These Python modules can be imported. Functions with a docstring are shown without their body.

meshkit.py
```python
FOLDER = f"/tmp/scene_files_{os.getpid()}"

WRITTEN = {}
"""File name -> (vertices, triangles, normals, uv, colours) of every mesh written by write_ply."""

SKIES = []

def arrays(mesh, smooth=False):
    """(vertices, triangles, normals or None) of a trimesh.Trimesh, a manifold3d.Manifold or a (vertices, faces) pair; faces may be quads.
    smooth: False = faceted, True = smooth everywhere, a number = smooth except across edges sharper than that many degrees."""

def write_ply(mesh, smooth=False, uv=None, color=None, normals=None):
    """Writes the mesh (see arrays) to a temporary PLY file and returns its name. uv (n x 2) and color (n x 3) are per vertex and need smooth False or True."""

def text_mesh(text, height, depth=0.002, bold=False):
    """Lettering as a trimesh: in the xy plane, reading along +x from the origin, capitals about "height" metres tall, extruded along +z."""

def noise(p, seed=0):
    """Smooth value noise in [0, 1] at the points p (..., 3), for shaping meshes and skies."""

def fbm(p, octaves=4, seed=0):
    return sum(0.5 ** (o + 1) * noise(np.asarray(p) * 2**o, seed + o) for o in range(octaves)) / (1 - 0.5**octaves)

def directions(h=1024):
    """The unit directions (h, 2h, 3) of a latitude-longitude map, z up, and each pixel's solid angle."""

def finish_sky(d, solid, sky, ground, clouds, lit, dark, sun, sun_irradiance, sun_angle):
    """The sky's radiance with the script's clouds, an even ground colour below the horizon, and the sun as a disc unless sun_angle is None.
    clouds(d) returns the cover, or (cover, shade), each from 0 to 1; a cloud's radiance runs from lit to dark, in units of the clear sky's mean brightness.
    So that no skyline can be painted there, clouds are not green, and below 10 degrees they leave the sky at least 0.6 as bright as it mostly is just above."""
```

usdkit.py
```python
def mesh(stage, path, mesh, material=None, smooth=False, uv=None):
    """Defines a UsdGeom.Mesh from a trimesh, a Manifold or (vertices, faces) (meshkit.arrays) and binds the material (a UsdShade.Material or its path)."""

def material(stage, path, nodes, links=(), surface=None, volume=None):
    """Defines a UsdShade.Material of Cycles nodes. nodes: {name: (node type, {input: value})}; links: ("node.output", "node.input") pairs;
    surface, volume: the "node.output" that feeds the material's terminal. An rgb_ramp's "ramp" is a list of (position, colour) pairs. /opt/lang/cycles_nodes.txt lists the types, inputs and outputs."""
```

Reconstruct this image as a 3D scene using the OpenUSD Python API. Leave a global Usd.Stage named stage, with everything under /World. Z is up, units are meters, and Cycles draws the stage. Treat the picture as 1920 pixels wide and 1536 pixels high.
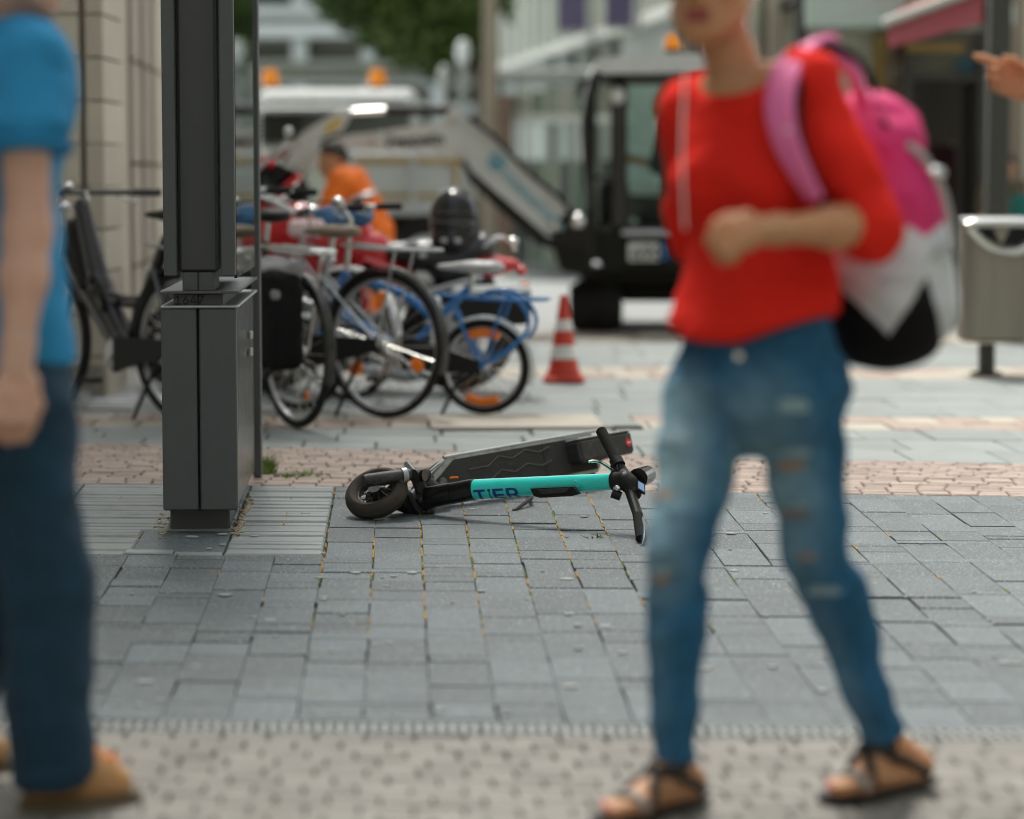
import math, random
import numpy as np, trimesh, usdkit, meshkit
from pxr import Usd, UsdGeom, UsdLux, UsdShade, Gf, Sdf, Vt
from shapely.geometry import Polygon

stage = Usd.Stage.CreateInMemory()
W = UsdGeom.Xform.Define(stage, '/World')
UsdGeom.Scope.Define(stage, '/World/Looks')
rng = random.Random(7)
nrg = np.random.default_rng(7)

# ---------------------------------------------------------------- camera, sky, sun, exposure
CAM_H, F_PX, HOR = 1.22, 4900.0, 330.0            # eye height, focal length and horizon in photo pixels (1920 x 1536)
PITCH = math.atan((768 - HOR) / F_PX)
CP, SP = math.cos(PITCH), math.sin(PITCH)
cam = UsdGeom.Camera.Define(stage, '/World/camera')
cam.AddTranslateOp().Set(Gf.Vec3d(0, 0, CAM_H))
cam.AddRotateXOp().Set(90 - math.degrees(PITCH))
cam.CreateHorizontalApertureAttr(36.0)
cam.CreateVerticalApertureAttr(28.8)
cam.CreateFocalLengthAttr(36.0 * F_PX / 1920)
cam.CreateFStopAttr(1.35)
cam.CreateFocusDistanceAttr(8.55)
cam.CreateClippingRangeAttr(Gf.Vec2f(0.1, 2000))
cam.CreateExposureAttr(0.92)

SUN_EL, SUN_AZ = math.radians(60), math.radians(-18)   # azimuth from +Y (away from the camera) towards +X
sun = UsdLux.DistantLight.Define(stage, '/World/sun')
sun.CreateIntensityAttr(0.50)
sun.CreateAngleAttr(14.0)
sun.CreateNormalizeAttr(True)
sun.CreateColorAttr(Gf.Vec3f(1.0, 0.96, 0.88))
sun.AddRotateZOp().Set(-math.degrees(SUN_AZ))
sun.AddRotateXOp().Set(-(90 - math.degrees(SUN_EL)))
dome = UsdLux.DomeLight.Define(stage, '/World/sky')
dome.GetPrim().SetCustomDataByKey('kind', 'structure')
skym = usdkit.material(stage, '/World/Looks/sky', {
    's': ('sky_texture', {'sky_type': 'single_scattering', 'sun_disc': False, 'sun_elevation': SUN_EL, 'sun_rotation': SUN_AZ,
                          'air_density': 1.0, 'aerosol_density': 3.0}),
    'h': ('hsv', {'saturation': 0.30, 'value': 1.0}),
    'w': ('mix_color', {'blend_type': 'multiply', 'fac': 1.0, 'b': (1.0, 1.0, .965)}),
    'b': ('background_shader', {'strength': 0.13})}, [('s.color', 'h.color'), ('h.color', 'w.a'), ('w.result', 'b.color')], surface='b.background')
UsdShade.MaterialBindingAPI.Apply(dome.GetPrim()).Bind(skym)

# ---------------------------------------------------------------- helpers
def gz(y):                                           # height of the ground: it rises gently from the drain
    return float(0.022 * (np.clip(y, 5.62, 9.75) - 5.62))
def P(px, py, y):                                    # the point at distance y that the photo shows at (px, py)
    a, b = (px - 960) / F_PX, (768 - py) / F_PX
    d = np.array([a, CP + b * SP, -SP + b * CP])
    return np.array([0, 0, CAM_H]) + d * (y / d[1])
def G(px, py):                                       # the same on the ground
    y = 8.0
    for _ in range(40):
        a = math.atan(-(768 - py) / F_PX) + PITCH
        y = 0.5 * y + 0.5 * (CAM_H - gz(y)) / math.tan(a)
    p = P(px, py, y); p[2] = gz(y)
    return p
V = lambda *a: np.array(a, float)
def unit(v): v = np.asarray(v, float); return v / (np.linalg.norm(v) + 1e-12)

TAKEN, ORG = {}, {}
def path_for(parent, name):
    base = f'{parent}/{name}'
    n = TAKEN.get(base, -1) + 1
    TAKEN[base] = n
    return base if n == 0 else f'{base}_{n:03d}'
def tag(prim, label=None, cat=None, group=None, kind=None):
    for k, v in (('label', label), ('category', cat), ('group', group), ('kind', kind)):
        if v: prim.SetCustomDataByKey(k, v)
    return prim
def thing(name, label, cat, loc, group=None, kind=None):
    p = path_for('/World', name)
    x = UsdGeom.Xform.Define(stage, p); x.AddTranslateOp().Set(Gf.Vec3d(*map(float, loc)))
    ORG[p] = np.asarray(loc, float)
    tag(x.GetPrim(), label, cat, group, kind)
    return p
def sub(parent, name, label=None):                   # a part that is itself made of sub-parts
    p = path_for(parent, name)
    x = UsdGeom.Xform.Define(stage, p); ORG[p] = ORG[parent]
    if label: tag(x.GetPrim(), label)
    return p
def arr(m):
    if isinstance(m, (list,)): m = join(m)
    if hasattr(m, 'vertices'): return np.asarray(m.vertices, float), np.asarray(m.faces)
    v, f = np.asarray(m[0], float), np.asarray(m[1], int)
    if f.shape[1] == 4: f = np.vstack([f[:, [0, 1, 2]], f[:, [0, 2, 3]]])
    return v, f
def join(ms):
    vs, fs, n = [], [], 0
    for m in ms:
        v, f = arr(m); vs.append(v); fs.append(f + n); n += len(v)
    return np.vstack(vs), np.vstack(fs)
def part(parent, name, mesh, mat, smooth=35, label=None, kind=None, col=None):
    p = path_for(parent, name)
    v, f = arr(mesh)
    o = ORG[parent]; ORG[p] = o
    m = usdkit.mesh(stage, p, (v - o, f), MATS[mat], smooth=True if col is not None else smooth)
    if col is not None:
        UsdGeom.PrimvarsAPI(m).CreatePrimvar('tint', Sdf.ValueTypeNames.Color3fArray, 'vertex').Set(Vt.Vec3fArray.FromNumpy(np.asarray(col, np.float32)))
    tag(m.GetPrim(), label, kind=kind)
    return p
def solo(name, mesh, mat, label=None, cat=None, group=None, kind=None, smooth=35):
    ORG['/World'] = V(0, 0, 0)
    p = part('/World', name, mesh, mat, smooth)
    tag(stage.GetPrimAtPath(p), label, cat, group, kind)
    return p

# ---- shapes, all in world coordinates
def box(c, s, R=None):
    m = trimesh.creation.box(s); v = m.vertices
    if R is not None: v = v @ np.asarray(R).T
    return v + np.asarray(c), m.faces
def cbox(c, s, b=0.01, R=None):                      # box with chamfered edges
    s = np.asarray(s, float) / 2; b = min(b, 0.45 * float(min(s)) * 2)
    pts = []
    for i in np.ndindex(2, 2, 2):
        g = np.array(i) * 2 - 1
        for k in range(3):
            q = g * (s - b); q[k] = g[k] * s[k]; pts.append(q)
    h = trimesh.convex.convex_hull(np.array(pts)); v = h.vertices
    if R is not None: v = v @ np.asarray(R).T
    return v + np.asarray(c), h.faces
def rotz(a): c, s = math.cos(a), math.sin(a); return np.array([[c, -s, 0], [s, c, 0], [0, 0, 1.0]])
def frame(t):
    t = unit(t); a = np.cross(t, [0, 0, 1.0] if abs(t[2]) < .9 else [1.0, 0, 0]); a = unit(a)
    return a, np.cross(t, a), t
def cyl(a, b, r, r2=None, n=16):
    a, b = np.asarray(a, float), np.asarray(b, float); r2 = r if r2 is None else r2
    u, w, t = frame(b - a); an = np.arange(n) * 2 * np.pi / n
    ring = np.cos(an)[:, None] * u + np.sin(an)[:, None] * w
    v = np.vstack([a + ring * r, b + ring * r2, a[None], b[None]]); i = np.arange(n); j = (i + 1) % n
    f = np.vstack([np.c_[i, i + n, j], np.c_[j, i + n, j + n], np.c_[i, j, np.full(n, 2 * n)], np.c_[i + n, np.full(n, 2 * n + 1), j + n]])
    return v, f[:, ::-1]
def tube(pts, r, n=10, closed=False):
    p = np.asarray(pts, float); k = len(p)
    t = (np.roll(p, -1, 0) - np.roll(p, 1, 0)) if closed else np.gradient(p, axis=0)
    t /= np.linalg.norm(t, axis=1, keepdims=True) + 1e-12
    ref = unit(np.array([.31, .17, .93])) if abs(t[:, 2]).mean() < .8 else unit(np.array([.2, .97, .1]))
    a = np.cross(t, ref); a /= np.linalg.norm(a, axis=1, keepdims=True) + 1e-12
    b = np.cross(t, a); an = np.arange(n) * 2 * np.pi / n
    rr = np.broadcast_to(r, (k,))[:, None, None]
    v = (p[:, None] + rr * (np.cos(an)[None, :, None] * a[:, None] + np.sin(an)[None, :, None] * b[:, None])).reshape(-1, 3)
    f = []
    for i in range(k if closed else k - 1):
        i2 = (i + 1) % k; j = np.arange(n); j2 = (j + 1) % n
        q = np.c_[i * n + j, i * n + j2, i2 * n + j2, i2 * n + j]
        f += [q[:, [0, 1, 2]], q[:, [0, 2, 3]]]
    if not closed:
        v = np.vstack([v, p[:1], p[-1:]]); j = np.arange(n); j2 = (j + 1) % n
        f += [np.c_[j2, j, np.full(n, len(v) - 2)], np.c_[(k - 1) * n + j, (k - 1) * n + j2, np.full(n, len(v) - 1)]]
    return v, np.vstack(f)
def smoothpath(pts, n=24):
    from scipy.interpolate import CubicSpline
    p = np.asarray(pts, float); s = np.r_[0, np.cumsum(np.linalg.norm(np.diff(p, axis=0), axis=1))]
    return CubicSpline(s, p)(np.linspace(0, s[-1], n))
def prism(pts3, ext):                                # planar polygon (3D points) extruded by a vector
    p = np.asarray(pts3, float); ext = np.asarray(ext, float)
    n = unit(np.cross(p[1] - p[0], p[2] - p[0])); best = 0
    nn = sum(np.cross(p[i] - p[0], p[i + 1] - p[0]) for i in range(1, len(p) - 1)); n = unit(nn)
    u = unit(p[1] - p[0]); w = np.cross(n, u)
    q = np.c_[(p - p[0]) @ u, (p - p[0]) @ w]
    v2, f2 = trimesh.creation.triangulate_polygon(Polygon(q), engine='earcut')
    a = p[0] + v2[:, :1] * u + v2[:, 1:2] * w; m = len(a)
    k = len(p); i = np.arange(k); j = (i + 1) % k
    v = np.vstack([a, a + ext, p, p + ext]); o = 2 * m
    f = np.vstack([f2[:, ::-1], f2 + m, np.c_[o + i, o + j, o + k + j], np.c_[o + i, o + k + j, o + k + i]])
    if ext @ n < 0: f = f[:, ::-1]
    return v, f
def pprism(pix, y, depth):                           # outline at distance y given in photo pixels, pushed back by depth
    return prism([P(a, b, y) for a, b in pix], V(0, depth, 0))
def pbox(x0, y0, x1, y1, y, depth, b=0.0):           # upright box whose front stands at distance y
    a, c = P(x0, y0, y), P(x1, y1, y)
    ctr, s = V((a[0] + c[0]) / 2, y + depth / 2, (a[2] + c[2]) / 2), (abs(c[0] - a[0]), depth, abs(a[2] - c[2]))
    return cbox(ctr, s, b) if b else box(ctr, s)
def ball(c, r, n=2):
    m = trimesh.creation.icosphere(n); return m.vertices * np.broadcast_to(r, (3,)) + np.asarray(c), m.faces
def revolve(prof, c, axis=(0, 0, 1), n=28):          # prof: (radius, height) pairs
    u, w, t = frame(axis); prof = np.asarray(prof, float); k = len(prof); an = np.arange(n) * 2 * np.pi / n
    ring = np.cos(an)[:, None] * u + np.sin(an)[:, None] * w
    v = (np.asarray(c) + prof[:, None, :1] * ring[None] + prof[:, None, 1:2] * t).reshape(-1, 3)
    f = []
    for i in range(k - 1):
        j = np.arange(n); j2 = (j + 1) % n
        q = np.c_[i * n + j, i * n + j2, (i + 1) * n + j2, (i + 1) * n + j]
        f += [q[:, [0, 1, 2]], q[:, [0, 2, 3]]]
    return v, np.vstack(f)
def torus(c, axis, R, r, n=40, m=10, sq=1.0):
    u, w, t = frame(axis); an = np.arange(n) * 2 * np.pi / n
    pr = [(R + r * math.cos(b), r * sq * math.sin(b)) for b in np.arange(m + 1) * 2 * np.pi / m]
    return revolve(pr, c, axis, n)
def lettering(text, h, origin, right, up, depth=0.004, bold=True):
    m = meshkit.text_mesh(text, h, depth, bold); v = np.asarray(m.vertices)
    r, u = unit(right), unit(up); n = np.cross(r, u)
    return np.asarray(origin) + v[:, :1] * r + v[:, 1:2] * u + v[:, 2:3] * n, m.faces

# ---- soft bodies: smooth unions of rounded cones and ellipsoids, meshed by surface nets
def sd(p, q):
    k = q[0]
    if k == 'C':                                     # rounded cone a, b, ra, rb
        _, a, b, ra, rb = q; ba = b - a; pa = p - a
        t = np.clip(pa @ ba / (ba @ ba + 1e-12), 0, 1)
        return np.linalg.norm(pa - t[:, None] * ba, axis=1) - (ra + (rb - ra) * t)
    if k == 'F':                                     # rounded cone flattened by s along n
        _, a, b, ra, rb, n, s = q
        p2 = p + ((p - a) @ n)[:, None] * n * (1 / s - 1)
        ba = b - a; ba = ba + (ba @ n) * n * (1 / s - 1); pa = p2 - a
        t = np.clip(pa @ ba / (ba @ ba + 1e-12), 0, 1)
        return (np.linalg.norm(pa - t[:, None] * ba, axis=1) - (ra + (rb - ra) * t)) * (0.5 + 0.5 * s)
    if k == 'E':                                     # ellipsoid centre, radii, rows = axes
        _, c, r, R = q; l = (p - c) @ np.asarray(R).T / r
        a = np.linalg.norm(l, axis=1); b = np.linalg.norm(l / r, axis=1)
        return a * (a - 1) / (b + 1e-9)
    if k == 'B':                                     # rounded box centre, half sizes, axes, radius
        _, c, s, R, r = q; l = np.abs((p - c) @ np.asarray(R).T) - (np.asarray(s) - r)
        return np.linalg.norm(np.maximum(l, 0), axis=1) + np.minimum(l.max(1), 0) - r
def field(p, prims, k):
    d = None
    for q in prims:
        e = sd(p, q)
        if d is None: d = e
        else:
            h = np.maximum(k - np.abs(d - e), 0) / k
            d = np.minimum(d, e) - h * h * k * 0.25
    return d
def extent(prims, pad):
    lo, hi = [], []
    for q in prims:
        if q[0] in 'CF': pts = np.array([q[1], q[2]]); r = max(q[3], q[4]); lo.append(pts.min(0) - r); hi.append(pts.max(0) + r)
        else: r = float(np.max(q[2])) * (1.0 if q[0] == 'E' else 1.75); lo.append(q[1] - r); hi.append(q[1] + r)
    return np.min(lo, 0) - pad, np.max(hi, 0) + pad
def nets(f, org, h):
    s = f < 0
    n0, n1, n2 = (d - 1 for d in f.shape)
    cs = list(np.ndindex(2, 2, 2))
    cnt = sum(s[a:a + n0, b:b + n1, c:c + n2].astype(np.int8) for a, b, c in cs)
    I = np.argwhere((cnt > 0) & (cnt < 8))
    idx = np.full((n0, n1, n2), -1, np.int64); idx[tuple(I.T)] = np.arange(len(I))
    val = np.stack([f[I[:, 0] + a, I[:, 1] + b, I[:, 2] + c] for a, b, c in cs])
    acc, num = np.zeros((len(I), 3)), np.zeros(len(I))
    for x in range(8):
        for y in range(x + 1, 8):
            d = np.array(cs[y]) - np.array(cs[x])
            if np.abs(d).sum() != 1: continue
            m = (val[x] < 0) != (val[y] < 0)
            t = np.where(m, val[x] / (val[x] - val[y] + 1e-20), 0)
            acc += np.where(m[:, None], np.array(cs[x]) + t[:, None] * d, 0); num += m
    v = org + (I + acc / num[:, None]) * h
    F = []
    for ax in range(3):
        o1, o2 = [a for a in range(3) if a != ax]
        sl0, sl1 = [slice(1, -1)] * 3, [slice(1, -1)] * 3
        sl0[ax], sl1[ax] = slice(0, -1), slice(1, None)
        a, b = s[tuple(sl0)], s[tuple(sl1)]
        e = np.argwhere(a != b); e0 = a[tuple(e.T)]
        e[:, o1] += 1; e[:, o2] += 1
        c = []
        for i, j in ((0, 0), (1, 0), (1, 1), (0, 1)):
            g = e.copy(); g[:, o1] -= i; g[:, o2] -= j; c.append(idx[tuple(g.T)])
        q = np.stack(c, 1)
        flip = e0 if ax != 1 else ~e0
        q[~flip] = q[~flip][:, ::-1]
        F.append(q)
    q = np.vstack(F)
    return v, np.vstack([q[:, [0, 1, 2]], q[:, [0, 2, 3]]])
def blob(prims, h=0.01, k=0.03, grow=0.0, cut=None, fold=0.0, fs=9.0, seed=0):
    lo, hi = extent(prims, abs(grow) + 3 * h)
    n = np.ceil((hi - lo) / h).astype(int) + 1
    ax = [lo[i] + np.arange(n[i]) * h for i in range(3)]
    p = np.stack(np.meshgrid(*ax, indexing='ij'), -1).reshape(-1, 3)
    d = field(p, prims, k) - grow
    if fold:
        near = np.abs(d) < fold * 3 + 2 * h
        d[near] += fold * (meshkit.fbm(p[near] * np.array([fs, fs, fs * 1.6]), 3, seed) - 0.5) * 2
    if cut is not None: d = np.maximum(d, cut(p))
    return nets(d.reshape(n), lo, h)
# ---------------------------------------------------------------- materials
MATS = {}
def mat(name, col, rough=.6, metal=0.0, var=.12, scale=14.0, bump=0.0, bscale=None, coat=0.0, dirt=None, speck=None, tint=False, sheen=0.0, sss=0.0, spec=.5, trans=0.0, stretch=None):
    c = np.asarray(col, float)
    n = {'t': ('texture_coordinate', {}), 'n': ('noise_texture', {'scale': scale, 'detail': 5, 'roughness': .6}),
         'r': ('rgb_ramp', {'ramp': [(.25, tuple(np.clip(c * (1 - var), 0, 1))), (.75, tuple(np.clip(c * (1 + var), 0, 1)))]}),
         'p': ('principled_bsdf', {'roughness': rough, 'metallic': metal, 'coat_weight': coat, 'sheen_weight': sheen, 'specular_ior_level': spec, 'transmission_weight': trans})}
    l = [('n.fac', 'r.fac')]
    if stretch:
        n['mp'] = ('mapping', {'scale': stretch}); l += [('t.object', 'mp.vector'), ('mp.vector', 'n.vector')]
    else: l += [('t.object', 'n.vector')]
    out = 'r.color'
    if tint:
        n['a'] = ('attribute', {'attribute': 'tint'}); n['mt'] = ('mix_color', {'blend_type': 'multiply', 'fac': 1.0})
        l += [(out, 'mt.a'), ('a.color', 'mt.b')]; out = 'mt.result'
    if speck:                                        # (colour, scale, threshold)
        n['sn'] = ('noise_texture', {'scale': speck[1], 'detail': 2, 'roughness': .7})
        n['sr'] = ('map_range', {'from_min': speck[2], 'from_max': speck[2] + .08, 'clamp': True})
        n['sm'] = ('mix_color', {'b': speck[0]})
        l += [('t.object', 'sn.vector'), ('sn.fac', 'sr.value'), ('sr.result', 'sm.fac'), (out, 'sm.a')]; out = 'sm.result'
    if dirt:                                         # (colour, scale, threshold)
        n['dn'] = ('noise_texture', {'scale': dirt[1], 'detail': 6, 'roughness': .65})
        n['dr'] = ('map_range', {'from_min': dirt[2], 'from_max': dirt[2] + .22, 'clamp': True})
        n['dm'] = ('mix_color', {'b': dirt[0]})
        l += [('t.object', 'dn.vector'), ('dn.fac', 'dr.value'), ('dr.result', 'dm.fac'), (out, 'dm.a')]; out = 'dm.result'
    l.append((out, 'p.base_color'))
    if metal < .5 and rough > .15:
        n['rr'] = ('map_range', {'to_min': max(rough - .1, .02), 'to_max': min(rough + .1, 1)}); l += [('n.fac', 'rr.value'), ('rr.result', 'p.roughness')]
    if bump:
        n['bn'] = ('noise_texture', {'scale': bscale or scale * 6, 'detail': 4}); n['b'] = ('bump', {'strength': bump, 'distance': .01})
        l += [('t.object', 'bn.vector'), ('bn.fac', 'b.height'), ('b.normal', 'p.normal')]
    if sss: n['p'][1].update({'subsurface_weight': sss, 'subsurface_radius': (1, .35, .2), 'subsurface_scale': .01})
    MATS[name] = usdkit.material(stage, '/World/Looks/' + name, n, l, surface='p.BSDF')
def glassmat(name, tintc, refl=1.6):
    MATS[name] = usdkit.material(stage, '/World/Looks/' + name, {
        't': ('transparent_bsdf', {'color': tintc}), 'g': ('glossy_bsdf', {'roughness': .03, 'color': (.9, .95, .93)}),
        'f': ('fresnel', {'IOR': refl}), 'm': ('mix_closure', {})}, [('f.fac', 'm.fac'), ('t.BSDF', 'm.closure1'), ('g.BSDF', 'm.closure2')], surface='m.closure')

for i, k in enumerate((.82, 1.0, 1.17, .92)):
    c = V(.104, .131, .143) * k
    mat(f'granite_{i}', c, .55, var=.22, scale=9, bump=.35, bscale=260, speck=((.62, .64, .62), 170, .60), dirt=((.15, .155, .14), 3.0 + i, .6))
for i, k in enumerate((.88, 1.0, 1.1)):
    mat(f'sett_{i}', V(.25, .238, .215) * k, .7, var=.15, scale=12, bump=.4, bscale=120, dirt=((.22, .2, .175), 5, .55))
for i, k in enumerate((.9, 1.0, 1.1)):
    mat(f'pink_sett_{i}', V(.40, .32, .275) * k, .75, var=.15, scale=12, bump=.4, bscale=120, dirt=((.24, .22, .15), 4, .58))
mat('joint', (.095, .095, .088), .95, var=.4, scale=30, dirt=((.10, .085, .05), 9, .5))
mat('joint_pink', (.115, .10, .07), .95, var=.3, scale=30, dirt=((.10, .12, .03), 7, .55))
mat('slab_grey', (.28, .31, .305), .6, var=.15, scale=5, dirt=((.2, .21, .2), 1.5, .55))
mat('slab_grey_b', (.25, .28, .275), .6, var=.15, scale=5, dirt=((.19, .2, .19), 1.5, .55))
mat('slab_beige', (.46, .42, .35), .7, var=.12, scale=5, dirt=((.3, .29, .25), 2, .55))
mat('slab_brown', (.24, .215, .18), .75, var=.15, scale=5)
mat('rib_slab', (.30, .335, .335), .5, var=.18, scale=7, bump=.3, bscale=140, dirt=((.2, .215, .2), 4, .52), stretch=(1, 6, 1))
mat('asphalt', (.27, .285, .285), .8, var=.15, scale=3, bump=.3, bscale=90)
mat('far_ground', (.25, .25, .24), .9, var=.2, scale=.4)
mat('grate', (.34, .36, .35), .55, .3, var=.15, scale=30)
mat('dark_gap', (.012, .012, .012), .9)
mat('moss', (.11, .15, .02), .95, var=.4, scale=60)
mat('gum', (.42, .43, .42), .8, var=.2, scale=40); mat('litter', (.42, .25, .07), .9, var=.35, scale=60)
mat('grass', (.12, .20, .03), .8, var=.4, scale=20)
mat('pebble', (.36, .3, .2), .8, var=.4, scale=40)
mat('anthracite', (.098, .106, .105), .42, var=.08, scale=3, bump=.04, bscale=300, spec=.3, dirt=((.062, .063, .058), 2.2, .60))
mat('anthracite_gloss', (.060, .066, .063), .24, var=.08, scale=3, spec=.28)
mat('anthracite_dark', (.065, .071, .069), .45, var=.06, scale=3)
mat('number_black', (.008, .008, .008), .5)
mat('steel', (.62, .62, .60), .28, 1.0, var=.08, scale=30)
mat('chrome', (.85, .85, .85), .1, 1.0, var=.03)
mat('dull_alu', (.50, .52, .53), .38, .85, var=.12, scale=20, dirt=((.2, .2, .19), 9, .6))
mat('bin_steel', (.27, .25, .21), .42, .7, var=.12, scale=4, stretch=(8, 8, .6))
mat('black_plastic', (.010, .010, .009), .5, var=.25, scale=25, spec=.3)
mat('black_gloss', (.006, .006, .006), .16, var=.1, coat=.15)
mat('worn_black', (.030, .030, .029), .5, var=.35, scale=30, dirt=((.13, .125, .11), 22, .56), bump=.15, bscale=90)
mat('rubber', (.020, .019, .018), .85, spec=.2, var=.25, scale=30, bump=.2, bscale=120)
mat('dusty_tyre', (.052, .040, .030), .85, var=.3, scale=25, dirt=((.035, .033, .03), 14, .5), bump=.2, bscale=120)
mat('grip_deck', (.030, .029, .026), .8, var=.3, scale=18, bump=.5, bscale=260, dirt=((.12, .11, .09), 10, .6))
mat('deck_line', (.16, .155, .14), .8, var=.2, scale=20)
mat('alu_dirty', (.44, .46, .46), .42, .6, var=.2, scale=25, dirt=((.15, .14, .12), 16, .55))
mat('teal_paint', (.035, .76, .67), .28, var=.03, scale=8, coat=.5)
mat('navy_print', (.015, .045, .25), .4)
mat('orange_reflector', (.95, .22, .015), .25, var=.08)
mat('red_dot', (.6, .03, .05), .4)
mat('white_print', (.75, .75, .75), .5)
mat('screen_blue', (.25, .42, .7), .15)
mat('skin', (.50, .25, .125), .5, var=.10, scale=18, sss=.12, bump=.05, bscale=120)
mat('skin_pale', (.60, .36, .27), .5, var=.12, scale=14, sss=.12, bump=.05, bscale=120)
mat('skin_tan', (.33, .21, .15), .5, var=.10, scale=18, sss=.12)
mat('lips', (.30, .06, .055), .4, var=.05)
mat('nail', (.66, .47, .40), .3, var=.04)
mat('toenail', (.62, .10, .10), .3); mat('house_plaster', (.50, .46, .38), .9, var=.08, scale=1)
mat('eye_white', (.75, .74, .72), .2); mat('iris', (.06, .04, .02), .2)
mat('hair', (.07, .04, .02), .55, var=.4, scale=20, stretch=(6, 6, .7), bump=.3, bscale=80)
mat('hair_dark', (.03, .02, .013), .6, var=.4, scale=20)
mat('red_knit', (.76, .028, .018), .9, var=.10, scale=9, spec=.1, bump=.2, bscale=300)
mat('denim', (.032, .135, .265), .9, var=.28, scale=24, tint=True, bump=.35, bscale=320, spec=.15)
mat('denim_dark', (.010, .044, .084), .9, var=.3, scale=12, bump=.3, bscale=320, stretch=(1, 1, .4))
mat('frayed_white', (.27, .40, .46), .9, var=.15, scale=60, bump=.4, bscale=200)
mat('blue_shirt', (.035, .265, .52), .9, var=.12, scale=10, spec=.15, bump=.2, bscale=300)
mat('tan_leather', (.46, .25, .10), .45, var=.2, scale=14, dirt=((.17, .08, .03), 9, .6))
mat('sole', (.13, .10, .06), .8); mat('lace', (.8, .25, .05), .7)
mat('sandal_black', (.02, .018, .016), .55, var=.2); mat('sandal_silver', (.25, .29, .30), .45, .3)
mat('bag_pink', (.70, .03, .19), .7, var=.12, scale=12, bump=.2, bscale=200)
mat('strap_pink', (.80, .17, .40), .65, var=.08, scale=12, bump=.2, bscale=200)
mat('bag_white', (.62, .66, .70), .65, var=.12, scale=8, bump=.2, bscale=200)
mat('bag_black', (.010, .0095, .010), .85, spec=.15, var=.2, bump=.2, bscale=200)
mat('cord_white', (.8, .78, .75), .4)
mat('hi_vis', (1.0, .19, .012), .7, var=.1, scale=8)
mat('trouser_grey', (.10, .10, .10), .85); mat('maroon', (.06, .012, .022), .85); mat('teal_cloth', (.015, .17, .15), .85); mat('olive_cloth', (.10, .08, .045), .85)
mat('dark_cloth', (.02, .021, .022), .85)
mat('moto_red', (.58, .012, .016), .22, var=.05, coat=.8)
mat('seat_vinyl', (.018, .019, .019), .28, var=.15, scale=10, bump=.1, bscale=150, spec=.7)
mat('pannier_lid', (.52, .56, .55), .35, .3)
mat('cloth_blue', (.05, .13, .26), .8, var=.9, scale=9); mat('cloth_pinkwhite', (.72, .55, .55), .8, var=.15, scale=9)
mat('grey_cloth', (.22, .22, .23), .85, var=.3, scale=10); mat('saddle_brown', (.22, .16, .11), .45)
mat('bike_blue', (.015, .15, .42), .3, coat=.4, var=.06); mat('saddle_grey', (.42, .43, .43), .4); mat('bike_white', (.75, .76, .76), .35)
mat('bike_black', (.014, .013, .012), .32, coat=.4)
mat('cone_red', (.56, .045, .02), .5, var=.12, scale=12, dirt=((.3, .05, .03), 9, .6)); mat('cone_white', (.72, .72, .68), .5, dirt=((.45, .44, .4), 14, .6))
mat('boom_grey', (.60, .63, .61), .42, var=.08, scale=3, dirt=((.28, .28, .25), 4, .6))
mat('machine_dark', (.011, .011, .008), .6, spec=.2, var=.2, scale=4)
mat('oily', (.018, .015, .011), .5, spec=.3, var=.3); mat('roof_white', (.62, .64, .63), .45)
mat('amber', (.95, .30, .012), .25, var=.05); mat('sticker_yellow', (.65, .46, .015), .5, var=.25, scale=30); mat('logo_blue', (.03, .19, .33), .5); mat('logo_pale', (.22, .44, .52), .5)
mat('plate_white', (.66, .67, .64), .45); mat('plate_blue', (.01, .10, .28), .45)
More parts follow.
